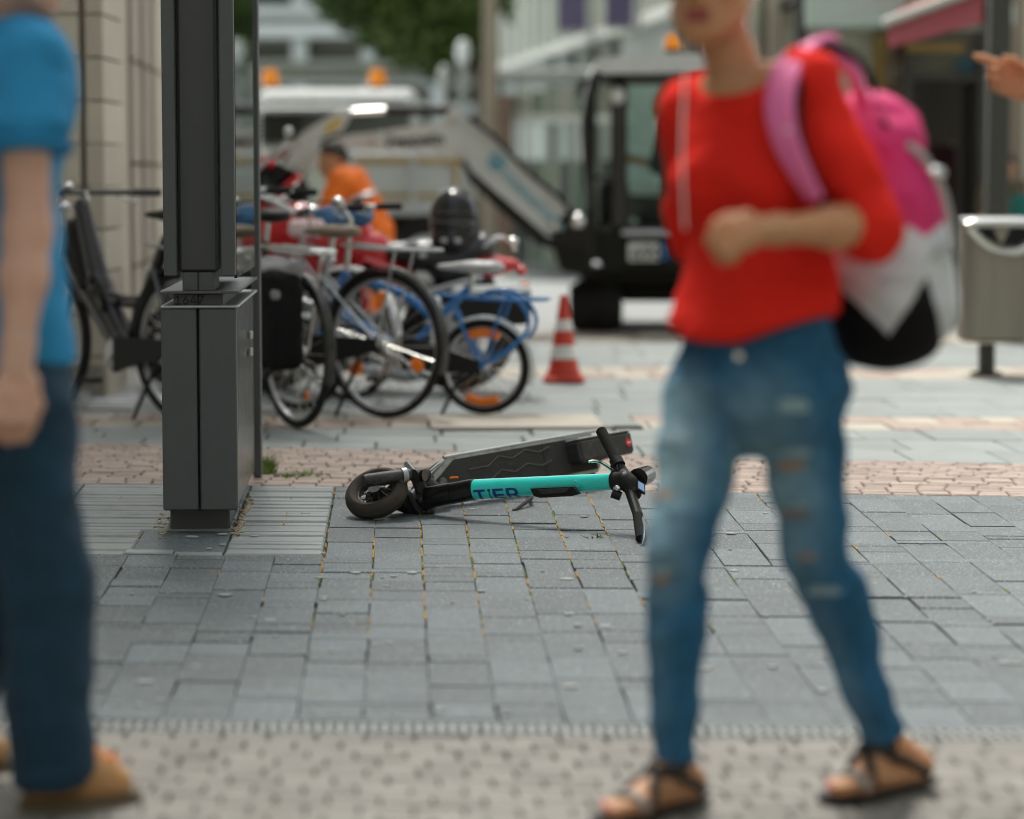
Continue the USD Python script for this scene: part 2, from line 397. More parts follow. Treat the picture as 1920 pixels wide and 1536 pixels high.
mat('truck_white', (.62, .65, .65), .35, coat=.3); mat('truck_panel', (.52, .55, .55), .45, .2, var=.12, scale=2)
mat('rail_ochre', (.36, .23, .05), .6, var=.15)
mat('limestone', (.58, .53, .43), .85, var=.08, scale=3, bump=.15, bscale=80, dirt=((.5, .45, .36), 1.2, .55))
mat('limestone_b', (.52, .47, .38), .85, var=.08, scale=3, bump=.15, bscale=80)
mat('pilaster', (.42, .37, .31), .8, var=.10, scale=3); mat('metal_door', (.20, .19, .135), .55, var=.05)
mat('pale_render', (.56, .56, .47), .8, var=.07, scale=1.5); mat('concrete_pale', (.55, .57, .52), .75, var=.08, scale=1.2)
mat('facade_white', (.68, .73, .73), .6, var=.05, scale=1); mat('blind', (.20, .19, .155), .7, var=.15, scale=2, stretch=(.2, .2, 12))
mat('office_glass', (.075, .105, .095), .12, var=.5, scale=.8, spec=.8)
mat('green_glass', (.15, .25, .17), .12, var=.5, scale=.7, spec=.7, stretch=(1.5, 1.5, .2)); mat('painted_reflection', (.36, .43, .32), .2, var=.3, scale=.7, spec=.7, stretch=(1.5, 1.5, .2)); mat('mullion', (.16, .18, .16), .5, var=.1)  # the pale panes are light reflections painted as glass colour
mat('purple_cloth', (.10, .085, .16), .8, var=.08, scale=2); mat('tan_column', (.28, .24, .18), .7, var=.1, scale=2)
mat('awning_red', (.36, .035, .05), .75, var=.08, scale=3); mat('awning_trim', (.5, .5, .46), .6)
mat('sign_green', (.50, .62, .56), .5, var=.05); mat('brick_brown', (.16, .11, .08), .85, var=.3, scale=8); mat('shop_dark', (.018, .016, .012), .8)
mat('olive_panel', (.13, .13, .10), .6); mat('amber_strip', (.32, .22, .06), .5); mat('sticker_blue', (.02, .10, .15), .5)
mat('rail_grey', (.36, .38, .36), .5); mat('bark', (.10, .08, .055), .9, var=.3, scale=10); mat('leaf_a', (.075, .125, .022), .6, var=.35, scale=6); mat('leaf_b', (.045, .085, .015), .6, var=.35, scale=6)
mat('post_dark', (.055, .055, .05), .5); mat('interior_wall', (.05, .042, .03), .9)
glassmat('clear_glass', (.80, .90, .85), 1.3)
glassmat('panel_glass', (.62, .72, .67), 1.7)

# ---------------------------------------------------------------- ground
O0 = G(792, 1366)
dA, dB = G(180, 1356), G(1900, 1374)
E1 = unit((dB - dA) * V(1, 1, 0))
E2 = V(-math.sin(math.radians(2.45)), math.cos(math.radians(2.45)), 0)
def UV(u, v, dz=0.0):
    p = O0 + E1 * u + E2 * v
    p[2] = gz(p[1]) + dz
    return p
def uv_of(p):
    A = np.array([[E1[0], E2[0]], [E1[1], E2[1]]])
    return np.linalg.solve(A, (np.asarray(p) - O0)[:2])
ys = np.r_[-30, 2, 4, 5.62, 6.5, 7.5, 8.5, 9.75, 12, 20, 40, 400]
xs = np.array([-300, -40, -6, 6, 40, 300.])
gv = np.array([[x, y, gz(y) - .03] for y in ys for x in xs])
k = len(xs)
gf = np.array([[j * k + i, j * k + i + 1, (j + 1) * k + i + 1, (j + 1) * k + i] for j in range(len(ys) - 1) for i in range(k - 1)])
solo('ground', (gv, gf), 'far_ground', kind='structure', smooth=False)
def sheet(u0, u1, v0, v1, dz, n=14):
    vs, fs = [], []
    for j in range(n + 1):
        for u in (u0, u1):
            a = v0(u) if callable(v0) else v0; b = v1(u) if callable(v1) else v1
            vs.append(UV(u, a + (b - a) * j / n, dz))
    for j in range(n): fs.append([2 * j, 2 * j + 1, 2 * j + 3, 2 * j + 2])
    return np.array(vs), np.array(fs)
def stone(u0, u1, va, vb, top, inset=.003, depth=.03, tilt=0.0):
    # a stone whose plan may be a quadrilateral: va, vb = (left, right) front and back edges
    c = [(u0, va[0]), (u1, va[1]), (u1, vb[1]), (u0, vb[0])]
    cu, cv = np.mean([x[0] for x in c]), np.mean([x[1] for x in c])
    vs = []
    for u, v in c: vs.append(UV(u, v, top - depth))
    for u, v in c: vs.append(UV(u, v, top - inset))
    for u, v in c:
        vs.append(UV(u - np.sign(u - cu) * inset, v - np.sign(v - cv) * inset, top + tilt * (v - cv)))
    f = [[8, 9, 10, 11]]
    for b in (0, 4):
        for i in range(4):
            j = (i + 1) % 4; f.append([b + i, b + j, b + 4 + j, b + 4 + i])
    return np.array(vs), np.array(f)
def structure(name):
    p = path_for('/World', name); x = UsdGeom.Xform.Define(stage, p); ORG[p] = V(0, 0, 0)
    x.GetPrim().SetCustomDataByKey('kind', 'structure'); return p
def lay(parent, name, stones, mats, rest, limit=300):
    # the stones that show largest (nearest) as parts, the others joined
    def size(s): c = s[0].mean(0); return -c[1] + (0 if abs(c[0]) < .197 * c[1] else -50)
    stones = sorted(stones, key=size, reverse=True)
    for s in stones[:limit]:
        part(parent, name, s, rng.choice(mats), smooth=False)
    more = stones[limit:]
    if more:
        for i, m in enumerate(mats):
            g = more[i::len(mats)]
            if g: part(parent, rest, join(g), m, smooth=False, kind='stuff')

# grey granite paving between the drain and the pink strip
bk0, bk1 = uv_of(G(300, 908)), uv_of(G(1900, 930))
def back(u): return bk0[1] + (bk1[1] - bk0[1]) * (u - bk0[0]) / (bk1[0] - bk0[0])
pav = structure('pavement')
part(pav, 'joint_bed', sheet(-3.2, 3.4, .055, lambda u: back(u), -.016), 'joint', smooth=False)
CW = 0.152
ribR = uv_of(G(618, 980))[0]; ribL = uv_of(G(443, 980))[0]; ribF, ribB = uv_of(G(560, 1041))[1], uv_of(G(560, 909))[1]
colu = [ribR + i * CW for i in range(-20, 24)]
stones = []
gap = lambda: .0009 if rng.random() < .80 else rng.uniform(.003, .007)
def add_stone(u0, u1, a, b):
    if b - a < .012: return
    g = gap()
    stones.append(stone(u0 + g, u1 - g * .6, (a + g * .9, a + g * .9), (b - .0006, b - .0006), rng.gauss(-.002, .0013), inset=.0011, tilt=rng.gauss(0, .0045)))
for pair in range(0, len(colu) - 2, 2):
    u0, u1, u2 = colu[pair:pair + 3]
    v = .062 + rng.uniform(0, .05)
    add_stone(u0, u1, .062, v + .04); add_stone(u1, u2, .062, v)
    ends = [v + .04, v]
    while min(ends) < 5:
        for c in (0, 1):
            ua, ub = (u0, u1) if c == 0 else (u1, u2)
            lim = back((ua + ub) / 2) - .002
            inrib = ua < ribR - .01                      # the ribbed slabs start here
            if inrib: lim = min(lim, ribF - .004)
            t = rng.choice((.10, .15, .19, .24, .30))
            e = min(ends[c] + t, lim)
            if lim - e < .05: e = lim
            if ends[c] < lim - .01: add_stone(ua, ub, ends[c], e)
            ends[c] = max(e, ends[c] + .01) if ends[c] < lim - .01 else 9
        if max(ends) > 8: ends = [e if e < 8 else 9 for e in ends]
        if max(ends) < 8 and rng.random() < .5 and max(ends) + .07 < min(back(u1), (ribF if u0 < ribR - .01 else 9)) - .1:
            m = max(ends)
            for c in (0, 1):
                ua, ub = (u0, u1) if c == 0 else (u1, u2)
                if m - ends[c] > .014: add_stone(ua, ub, ends[c], m)
            h = rng.choice((.032, .045, .06))
            add_stone(u0, u2, m, m + h); ends = [m + h, m + h]
        if min(ends) >= 9: break
stones = [s for s in stones if s[0][:, 0].max() > -3 and s[0][:, 0].min() < 3.2]
lay(pav, 'paving_stone', stones, ['granite_0', 'granite_1', 'granite_2', 'granite_3'], 'outer_paving_stones')
# ribbed slabs on both sides of the display column
pc = uv_of(G(380, 1000))[0]
ribs = []
for ua, ub, off in ((ribL, ribR - .004, 0), (ribL - .62, ribL - .005, .015), (ribL - 1.25, ribL - .625, .03), (ribL - 1.9, ribL - 1.255, .01)):
    v = ribF
    while v < ribB - .02:
        d = rng.uniform(.052, .078)
        e = min(v + d, back((ua + ub) / 2) - .003)
        if ua < ribL - .3 and v < ribF + .06:
            for q in range(4):                           # a row of plain bricks in front of the ribs
                w = (ub - ua) / 4
                ribs.append(stone(ua + q * w + .002, ua + (q + 1) * w - .002, (v + .003, v + .003), (e - .003, e - .003), rng.gauss(0, .002)))
        elif not (ua < ribL - .01 and ua > ribL - .65 and v < ribF + .42):
            ribs.append(stone(ua + .002, ub - .002, (v + .0035, v + .0035), (e - .0035, e - .0035), rng.gauss(.001, .002), inset=.006))
        else:
            ribs.append(stone(ua + .002, ub - .29, (v + .0035, v + .0035), (e - .0035, e - .0035), rng.gauss(.001, .002), inset=.006))
        v += d
lay(pav, 'ribbed_bar', ribs, ['rib_slab'], 'more_ribbed_bars')
# litter and moss in the joints
moss, lit = [], []
for u in colu:
    for _ in range(60):
        v = rng.uniform(.9, 3.9)
        if v > back(u) - .05: continue
        pq = UV(u, v); px = 960 + F_PX * pq[0] / pq[1]
        if rng.random() > (.75 * math.exp(-((px - 880) / 330) ** 2) * min(1, (v - .7) / 1.2) ** 1.5 + .03): continue
        w, h = rng.uniform(.0035, .007), rng.uniform(.02, .09)
        m = stone(u - w / 2, u + w / 2, (v, v), (v + h, v + h), rng.uniform(-.002, .003), inset=.0012, depth=.012)
        p = m[0].mean(0); (lit if rng.random() < .62 else moss).append(m)
solo('joint_moss', join(moss), 'moss', 'moss growing in the joints between the grey paving stones', 'moss', kind='stuff')
solo('joint_litter', join(lit), 'litter', 'dry ochre litter caught in the joints of the grey paving', 'litter', kind='stuff')

gum = []
for _ in range(110):
    u, v = rng.uniform(-1.5, 1.7), rng.uniform(.1, 3.3)
    p0 = UV(u, v); r = rng.uniform(.004, .012)
    if rng.random() < .3: r *= 1.5
    an = np.linspace(0, 2 * np.pi, 10, endpoint=False); rr = r * nrg.uniform(.7, 1.2, 10)
    gum.append(prism(np.c_[p0[0] + np.cos(an) * rr * 1.3, p0[1] + np.sin(an) * rr, np.full(10, p0[2] - .001)], V(0, 0, .0032)))
solo('gum_spots', join(gum), 'gum', 'pale flattened gum spots scattered on the grey paving', 'gum', kind='stuff', smooth=False)
# foreground setts in running bond
st = structure('sett_strip')
part(pav, 'column_bed_slab', stone(ribL - .293, ribL - .006, (ribF + .072,) * 2, (ribF + 1.2,) * 2, -.003), 'granite_2', smooth=False)
part(st, 'joint_bed', sheet(-3, 3.2, -3.5, -.056, -.012), 'joint_pink', smooth=False)
setts = []
v, row = -.060, 0
while v > -1.0:
    d = .082
    u = -1.6 + (row % 2) * .052 + rng.uniform(-.008, .008)
    while u < 1.7:
        w = .104 * rng.uniform(.95, 1.06)
        g = rng.uniform(.002, .0055)
        setts.append(stone(u + g, u + w - .002, (v - d + .001,) * 2, (v - .001,) * 2, rng.gauss(0, .0012), inset=.004, depth=.02, tilt=rng.gauss(0, .01)))
        u += w
    v -= d; row += 1
lay(st, 'sett', setts, ['sett_0', 'sett_1', 'sett_2'], 'outer_setts')

# pink setts
pk0, pk1 = uv_of(G(500, 838)), uv_of(G(1900, 870))
def back2(u): return pk0[1] + (pk1[1] - pk0[1]) * (u - pk0[0]) / (pk1[0] - pk0[0])
ps = structure('pink_sett_strip')
part(ps, 'joint_bed', sheet(-4, 4.4, back, back2, -.014), 'joint_pink', smooth=False)
pset = []
NR = 17
for r in range(NR):
    u = -2.6 + (r % 2) * .052 + rng.uniform(-.008, .008)
    fa, fb = r / NR, (r + 1) / NR
    while u < 2.9:
        w = .104 * rng.uniform(.92, 1.08)
        va = lambda q: back(q) + (back2(q) - back(q)) * fa; vb = lambda q: back(q) + (back2(q) - back(q)) * fb
        g = rng.uniform(.002, .006)
        pset.append(stone(u + g, u + w - .003, (va(u) + .004, va(u + w) + .004), (vb(u) - .003, vb(u + w) - .003), rng.gauss(0, .0015), inset=.005, depth=.02))
        u += w
lay(ps, 'pink_sett', pset, ['pink_sett_0', 'pink_sett_1', 'pink_sett_2'], 'more_pink_setts')

# bands of slabs farther up the street, given by the photo rows where they end
def vline(yl, yr):
    a, b = uv_of(G(500, yl)), uv_of(G(1900, yr))
    return lambda u: a[1] + (b[1] - a[1]) * (u - a[0]) / (b[0] - a[0])
rows = [(838, 870, None), (801, 806, ('slab_grey', 'slab_grey_b'), .36, 3), (776, 782, ('slab_beige', 'pink_sett_1'), .2, 2), (708, 711, ('slab_grey_b', 'slab_grey'), .5, 5),
        (686, 690, ('pink_sett_1', 'slab_beige'), .2, 2), (641, 646, ('slab_grey', 'slab_grey_b'), .5, 5), (620, 624, ('slab_brown', 'slab_beige'), .3, 2)]
prev = back2
for i, r in enumerate(rows[1:]):
    nx = vline(r[0], r[1]); sp = structure('paving_band')
    part(sp, 'joint_bed', sheet(-6, 7, prev, nx, -.014), 'joint_pink', smooth=False)
    sl = {m: [] for m in r[2]}
    for q in range(r[4]):
        fa, fb = q / r[4], (q + 1) / r[4]
        u = -4.2 + rng.uniform(0, .2)
        while u < 4.6:
            w = r[3] * rng.uniform(.8, 1.2)
            va = lambda x: prev(x) + (nx(x) - prev(x)) * fa; vb = lambda x: prev(x) + (nx(x) - prev(x)) * fb
            sl[rng.choice(r[2])].append(stone(u + .004, u + w - .004, (va(u) + .006, va(u + w) + .006), (vb(u) - .004, vb(u + w) - .004), rng.gauss(0, .0015), inset=.006, depth=.02))
            u += w
    allsl = [s for m in sl.values() for s in m]
    lay(sp, 'paving_slab', allsl, list(r[2]), 'more_paving_slabs', limit=60)
    prev = nx
rd = structure('road')
e = vline(512, 514)
part(rd, 'road_surface', sheet(-20, 22, prev, e, -.006, 3), 'asphalt', smooth=False)
kb = structure('kerb')
ka = G(300, 514)[1]
x = -7.0
while x < 8:
    part(kb, 'kerb_stone', cbox((x + .5, ka + .1, .09 + .05), (.985, .2, .16), .02), rng.choice(('slab_grey', 'concrete_pale')))
    x += 1.0
pv2 = structure('far_pavement')
part(pv2, 'pavement_surface', box((0, ka + 14.2, .09 + .03), (60, 28, .16)), 'slab_grey', smooth=False)
# pale stone slab in front of the bicycles and the dark inspection cover beside it
q = [G(810, 808), G(1150, 806), G(1110, 783), G(800, 783)]
solo('pale_slab', prism([a + V(0, 0, .004) for a in q], V(0, 0, .012)), 'slab_beige', 'long pale beige stone slab let into the paving in front of the folding bike', 'stone slab', smooth=False)
q = [G(1130, 806), G(1206, 806), G(1168, 783), G(1112, 783)]
cov = thing('inspection_cover', 'grey inspection cover beside the pale slab, behind the scooter handlebar', 'manhole cover', q[0])
part(cov, 'frame', prism([a + V(0, 0, .003) for a in q], V(0, 0, .010)), 'joint_pink', smooth=False)
ctr = np.mean(q, 0)
part(cov, 'lid', prism([ctr + (a - ctr) * .93 + V(0, 0, .006) for a in q], V(0, 0, .011)), 'slab_grey_b', smooth=False)

# drain: grating sections of 0.5 m
secs = []
for i in range(-3, 3):
    u0 = i * .5 + .13
    d = thing('drain_grating', None, 'drain', UV(u0, 0))
    fr = [box(UV(u0 + .25, v, -.012), (.494, w, .024), np.c_[E1, np.cross(V(0, 0, 1), E1), V(0, 0, 1)]) for v, w in ((-.043, .008), (.047, .010))]
    part(d, 'frame', join(fr), 'grate')
    part(d, 'channel', sheet(u0, u0 + .5, -.062, .055, -.027, 1), 'dark_gap', smooth=False)
    for v, w in ((.002, .011),):
        part(d, 'middle_bar', box(UV(u0 + .25, v, -.011), (.49, w, .02), np.c_[E1, np.cross(V(0, 0, 1), E1), V(0, 0, 1)]), 'grate')
    for q in range(20):
        uu = u0 + .0125 + q * .025
        part(d, 'cross_bar', box(UV(uu, .001, -.009), (.0105, .082, .018), np.c_[E1, E2, V(0, 0, 1)]), 'grate')
    secs.append((u0, d))
for u0, d in secs:
    c = UV(u0 + .25, 0); px = 960 + F_PX * c[0] / c[1]
    if px < -120 or px > 2040: lab = 'slotted drain grating section continuing beyond the edge of the picture'
    else:
        near = [(210, "at the left, right of the man's trouser leg"), (500, "below the display column's paving"), (760, 'in front of the left half of the fallen scooter'), (1000, 'in front of the middle of the fallen scooter'),
                (1260, "behind the woman's front ankle"), (1480, "between the woman's two ankles"), (1700, "behind the woman's rear ankle"), (1900, "at the far right, past the woman's rear foot"), (20, "behind the man's trouser leg")]
        near = min(near, key=lambda t: abs(t[0] - px)); lab = f'grey slotted drain grating section {near[1]}'
    stage.GetPrimAtPath(d).SetCustomDataByKey('label', lab)
    stage.GetPrimAtPath(d).SetCustomDataByKey('group', 'drain gratings along the edge of the setts')
# ---------------------------------------------------------------- buildings
FACE = V(0, 1, 0)
# stone-faced house on the left: piers that recede up the street
L0, L1 = P(157, 600, 13.2), P(300, 600, 21.0)
ld = unit((L1 - L0) * V(1, 1, 0)); ln = V(ld[1], -ld[0], 0)            # along the street; towards the street
LR = np.c_[ld, np.cross(V(0, 0, 1), ld), V(0, 0, 1)]
def along(px):                                                    # distance along the left front at a photo column
    a = (px - 960) / F_PX                                          # solve X = a*Y (Y ~ depth)
    return (a * L0[1] * 1.004 - L0[0]) / (ld[0] - a * ld[1] * 1.004)
lh = thing('stone_house', 'cream limestone house front with stacked block courses at the far left edge', 'building', (L0[0], L0[1], .09))
z0 = .09
part(lh, 'core_wall', join([box((L0[0] - 3.05, L0[1] + 1.02, 3.3), (6, 1.9, 6.4)), box(L0 + ld * 5 + ln * -.9 + V(0, 0, 3.3 - L0[2]), (10, 1.0, 6.4), LR)]), 'limestone_b', smooth=False)
zc = 0
H = .215
while z0 + zc < 4.2:
    x = L0[0] - .005; w = .78 if int(round(zc / H)) % 2 else 1.1
    while x > -4.6:
        part(lh, 'stone_block', cbox((x - w / 2, L0[1] + .045, z0 + zc + H / 2), (w - .005, .09, H - .007), .005), rng.choice(('limestone', 'limestone', 'limestone_b')))
        x -= w; w = 1.0
    part(lh, 'stone_block', cbox((L0[0] + .03 + .04, L0[1] + .34, z0 + zc + H / 2), (.09, .67, H - .007), .005), rng.choice(('limestone', 'limestone_b')))
    zc += H
part(lh, 'plinth', cbox((L0[0] - 2.1, L0[1] + .0, .09 + .09), (4.4, .10, .18), .01), 'slab_brown')
# recess with a metal door, then receding pilasters
def lpier(pa, pb, out, m, name='pilaster', z1=6.4, blocks=False):
    sa, sb = along(pa), along(pb)
    if not blocks:
        part(lh, name, cbox(L0 + ld * (sa + sb) / 2 + ln * (out / 2 - .12) + V(0, 0, (z0 + z1) / 2 - L0[2]), (sb - sa, out + .24, z1 - z0), .02, LR), m)
        return
    z = z0
    while z < 4.4:
        h = .6
        part(lh, name, cbox(L0 + ld * (sa + sb) / 2 + ln * (out / 2 - .12) + V(0, 0, z + h / 2 - L0[2]), (sb - sa, out + .24, h - .012), .012, LR), m); z += h
lpier(187, 209, -.05, 'metal_door', 'door_leaf')
lpier(210, 224, .15, 'pilaster', 'pilaster_block', blocks=True)
lpier(228, 239, .17, 'pilaster', 'pilaster_block', blocks=True)
lpier(242, 262, .20, 'limestone', 'pilaster_block', blocks=True)
lpier(268, 296, .24, 'limestone_b', 'pilaster_block', blocks=True)
rail = thing('floor_grating_rail', 'dirty grey metal threshold rail at the foot of the limestone corner', 'rail', G(150, 768))
part(rail, 'rail', tube([G(150, 768) + V(0, 0, .03), G(236, 640) + V(0, 0, .03)], .035, 8), 'dull_alu')
a, b = G(160, 770), G(246, 650)
gr = thing('floor_grating', 'ribbed metal floor grating along the limestone house, left of the black bike pedals', 'grating', a)
part(gr, 'plate', prism([a + V(0, 0, .002), G(250, 770) + V(0, 0, .002), G(300, 650) + V(0, 0, .002), b + V(0, 0, .002)], V(0, 0, .008)), 'dull_alu', smooth=False)
for i in range(22):
    t = (i + .5) / 22
    part(gr, 'rib', tube([a + (b - a) * t + V(0, 0, .012), G(250, 770) + (G(300, 650) - G(250, 770)) * t + V(0, 0, .012)], .006, 6), 'steel')

# upper floors and unseen houses beyond the frame, added to cut low sky light
part(lh, 'upper_floors', box((L0[0] - 4.2, L0[1] + 5.0, 10.4), (8, 11, 8.0)), 'house_plaster', smooth=False)
def house(label, c, s, face_x, m):
    t = thing('street_house', label, 'building', V(c[0], c[1], 0))
    part(t, 'wall', box((c[0], c[1], s[2] / 2 + .02), s), m, smooth=False)
    for k in range(int(s[2] // 3.2)):
        for i in range(int((s[1] if face_x else s[0]) // 2.6)):
            o = -((s[1] if face_x else s[0]) / 2) + 1.4 + i * 2.6
            p = V(c[0] + face_x * (s[0] / 2 + .02), c[1] + o, 1.9 + k * 3.2) if face_x else V(c[0] + o, c[1] + s[1] / 2 + .02, 1.9 + k * 3.2)
            f = part(t, 'window', box(p, (.06, 1.3, 1.7) if face_x else (1.3, .06, 1.7)), 'office_glass', smooth=False)
            part(f, 'sill', box(p - V(0, 0, .92), (.22, 1.45, .08) if face_x else (1.45, .22, .08)), 'concrete_pale', smooth=False)
    part(t, 'cornice', box((c[0], c[1], s[2] + .15), (s[0] + .5, s[1] + .5, .25)), 'concrete_pale', smooth=False)
house('unseen plastered street house on the left, outside the picture', V(-10.5, -4, 0), V(8, 30, 14), 1, 'house_plaster')
house('unseen pale street house on the right, outside the picture', V(11.5, 0, 0), V(8, 32, 14), -1, 'pale_render')
house('unseen street house behind the photographer', V(0, -28, 0), V(28, 8, 15), 0, 'house_plaster')

# pale modern office block closing the street, behind the truck
YA = 46.0
ob = thing('office_block', 'pale modern office block with white ledges and blinds behind the truck', 'building', P(600, 480, YA) * V(1, 1, 0))
part(ob, 'core_wall', pbox(150, -260, 1010, 505, YA + .9, 8), 'pale_render', smooth=False)
for y0, y1, d, m in ((-60, -48, .8, 'facade_white'), (12, 30, .75, 'facade_white'), (31, 44, .5, 'concrete_pale'), (45, 70, .85, 'facade_white'), (114, 122, .55, 'concrete_pale'), (152, 160, .5, 'facade_white'), (-100, -88, .5, 'concrete_pale'), (196, 214, .7, 'facade_white')):
    part(ob, 'ledge', pbox(160, y0, 1000, y1, YA + .9 - d, d, .03), m)
for r0, r1 in ((-47, 11), (71, 113), (161, 195), (215, 300)):
    x = 170
    while x < 990:
        w = 130
        part(ob, 'window', pbox(x + 16, r0 + 1, x + w - 13, r1 - 1, YA + .82, .06), 'office_glass', smooth=False)
        part(ob, 'post', pbox(x + w - 13, r0, x + w + 15, r1, YA + .35, .5, .02), 'facade_white')
        part(ob, 'blind', pbox(x + 17, r0 + 2, x + w - 14, r0 + (r1 - r0) * rng.uniform(.3, .75), YA + .76, .04), 'blind', smooth=False)
        x += w
for i in range(42):
    part(ob, 'railing_bar', pbox(165 + i * 20, 123, 168 + i * 20, 151, YA + .3, .05), 'rail_grey', smooth=False)

# tree in front of the office block
def leaves(c, r, n, size, seed):
    g = np.random.default_rng(seed)
    d = g.normal(size=(n, 3)); d /= np.linalg.norm(d, axis=1, keepdims=True)
    p = c + d * (g.random((n, 1)) ** .45) * r
    k = meshkit.fbm(p * 1.3, 3, seed) > .44
    p = p[k]; n = len(p)
    a = g.normal(size=(n, 3)); a /= np.linalg.norm(a, axis=1, keepdims=True); b = np.cross(a, g.normal(size=(n, 3))); b /= np.linalg.norm(b, axis=1, keepdims=True)
    s = size * g.uniform(.6, 1.3, (n, 1))
    v = np.stack([p - a * s, p + b * s * .45, p + a * s, p - b * s * .45], 1).reshape(-1, 3)
    return v, np.arange(4 * n).reshape(-1, 4)
def tree(label, foot, h, clumps, seed):
    t = thing('street_tree', label, 'tree', foot)
    top = foot + V(0, 0, h)
    limbs = [tube(smoothpath([foot, foot + V(.05, 0, h * .3), foot + V(-.03, .1, h * .55)], 10), np.linspace(.17, .11, 10), 9)]
    for c, r in clumps: limbs.append(tube(smoothpath([foot + V(-.03, .1, h * .5), (foot + V(0, 0, h * .6) + c) / 2 + V(0, .1, .1), c], 8), np.linspace(.08, .02, 8), 6))
    part(t, 'trunk', join(limbs), 'bark')
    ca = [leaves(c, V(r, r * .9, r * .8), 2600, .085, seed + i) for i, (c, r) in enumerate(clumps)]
    part(t, 'crown', join(ca[::2]), 'leaf_a', smooth=False); part(t, 'crown_shade', join(ca[1::2]), 'leaf_b', smooth=False)  # every second leaf clump gets the darker green
Yt = 34.0
tree('leafy green street tree hanging over the truck cab and excavator arm', V(P(905, 300, Yt)[0], Yt, .1), 5.2,
     [(P(760, 30, Yt), .75), (P(690, -10, Yt), .7), (P(830, 55, Yt), .65), (P(800, -40, Yt), .9), (P(880, 20, Yt - .4), .6), (P(720, -90, Yt), .9), (P(870, -90, Yt), .9), (P(950, -120, Yt), .8), (P(770, 75, Yt + .5), .5), (P(835, 105, Yt + .3), .4)], 11)
solo('tan_pillar', pbox(905, -200, 934, 500, 33, .25, .03), 'tan_column', 'slim tan square pillar in the street behind the excavator boom', 'pillar')
for x, y0, lab in ((833, 128, 'slim grey bollard lamp with a round head under the tree'), (868, 80, 'taller pale bollard lamp with a rounded head beside the tan pillar')):
    Yl = 31.0; a = P(x, y0, Yl)
    t = thing('bollard_lamp', lab, 'lamp', V(a[0], Yl, .12))
    part(t, 'pole', cyl(V(a[0], Yl, .12), a, .05), 'rail_grey'); part(t, 'lamp_head', ball(a - V(0, 0, .12), (.085, .085, .16)), 'facade_white' if x > 850 else 'rail_grey')

# street wall on the right: glass front far away, shops nearer
R0 = V(1.89, 28, 0); rd_ = unit(V(2.19, -17, 0)); rn = V(rd_[1], -rd_[0], 0)   # towards the camera; towards the street (-x)
RR = np.c_[rd_, np.cross(V(0, 0, 1), rd_), V(0, 0, 1)]
def ralong(px):
    a = (px - 960) / F_PX * 1.002
    return (a * R0[1] - R0[0]) / (rd_[0] - a * rd_[1])
def rz(py, px): s = ralong(px); return CAM_H + (HOR - py) / F_PX * (R0 + rd_ * s)[1]
def rbox(pa, pb, z0, z1, out, deep=.2, b=0.0):         # piece of the wall between two photo columns
    sa, sb = ralong(pa), ralong(pb); c = R0 + rd_ * (sa + sb) / 2 + rn * (out - deep) / 2 + V(0, 0, (z0 + z1) / 2)
    s = (abs(sb - sa), out + deep, z1 - z0)
    return cbox(c, s, b, RR) if b else box(c, s, RR)
gl = thing('glass_building', 'long green glass shop front with pale mullions behind the excavator cab', 'building', R0)
part(gl, 'core_wall', rbox(880, 1380, .1, 9, -.25, .5), 'olive_panel', smooth=False)
px = 900.0
while px < 1372:
    w = 16 + (px - 900) * .02
    part(gl, 'pane', rbox(px + 1, px + w - 1, .35, 2.75, -.06, .1), rng.choice(('green_glass', 'painted_reflection', 'green_glass', 'office_glass')), smooth=False)
    part(gl, 'pane', rbox(px + 1, px + w - 1, 3.2, 5.9, -.06, .1), rng.choice(('green_glass', 'painted_reflection', 'painted_reflection')), smooth=False)
    part(gl, 'mullion', rbox(px - 1.6, px + 1.4, .1, 2.95, .07, .12), rng.choice(('mullion', 'facade_white', 'concrete_pale')), smooth=False)
    part(gl, 'mullion', rbox(px - 1.6, px + 1.4, 3.1, 6.2, .07, .12), 'concrete_pale', smooth=False)
    px += w
part(gl, 'cornice', rbox(880, 1380, 2.92, 3.06, .16, .3, .02), 'concrete_pale')
part(gl, 'transom', rbox(880, 1380, 1.05, 1.12, .09, .2), 'mullion', smooth=False)
part(gl, 'plinth', rbox(880, 1380, .1, .34, .08, .2), 'slab_grey_b', smooth=False)
# glazed bay standing in front of it
gb = thing('glass_bay', 'lower glazed entrance bay with teal panes left of the excavator mirror', 'building', P(1000, 500, 29.5) * V(1, 1, 0))
for i in range(9):
    x = 945 + i * 26
    part(gb, 'pane', pbox(x, 300, x + 22, 496, 29.6, .06), ('green_glass', 'painted_reflection', 'office_glass')[(i * 7 + 1) % 3], smooth=False)
    part(gb, 'upper_pane', pbox(x, 150 + (9 - i) * 3, x + 22, 228, 29.6, .06), ('painted_reflection', 'pale_render', 'green_glass')[i % 3], smooth=False)
    part(gb, 'mullion', pbox(x - 4, 140, x, 500, 29.5, .14), rng.choice(('concrete_pale', 'mullion')), smooth=False)
part(gb, 'fascia', pbox(940, 214, 1185, 232, 29.45, .2, .02), 'concrete_pale'); part(gb, 'roof', pbox(938, 128, 1185, 143, 29.4, 3, .02), 'rail_grey')
part(gb, 'brick_pier', pbox(930, 180, 962, 500, 29.35, .2), 'brick_brown', smooth=False)
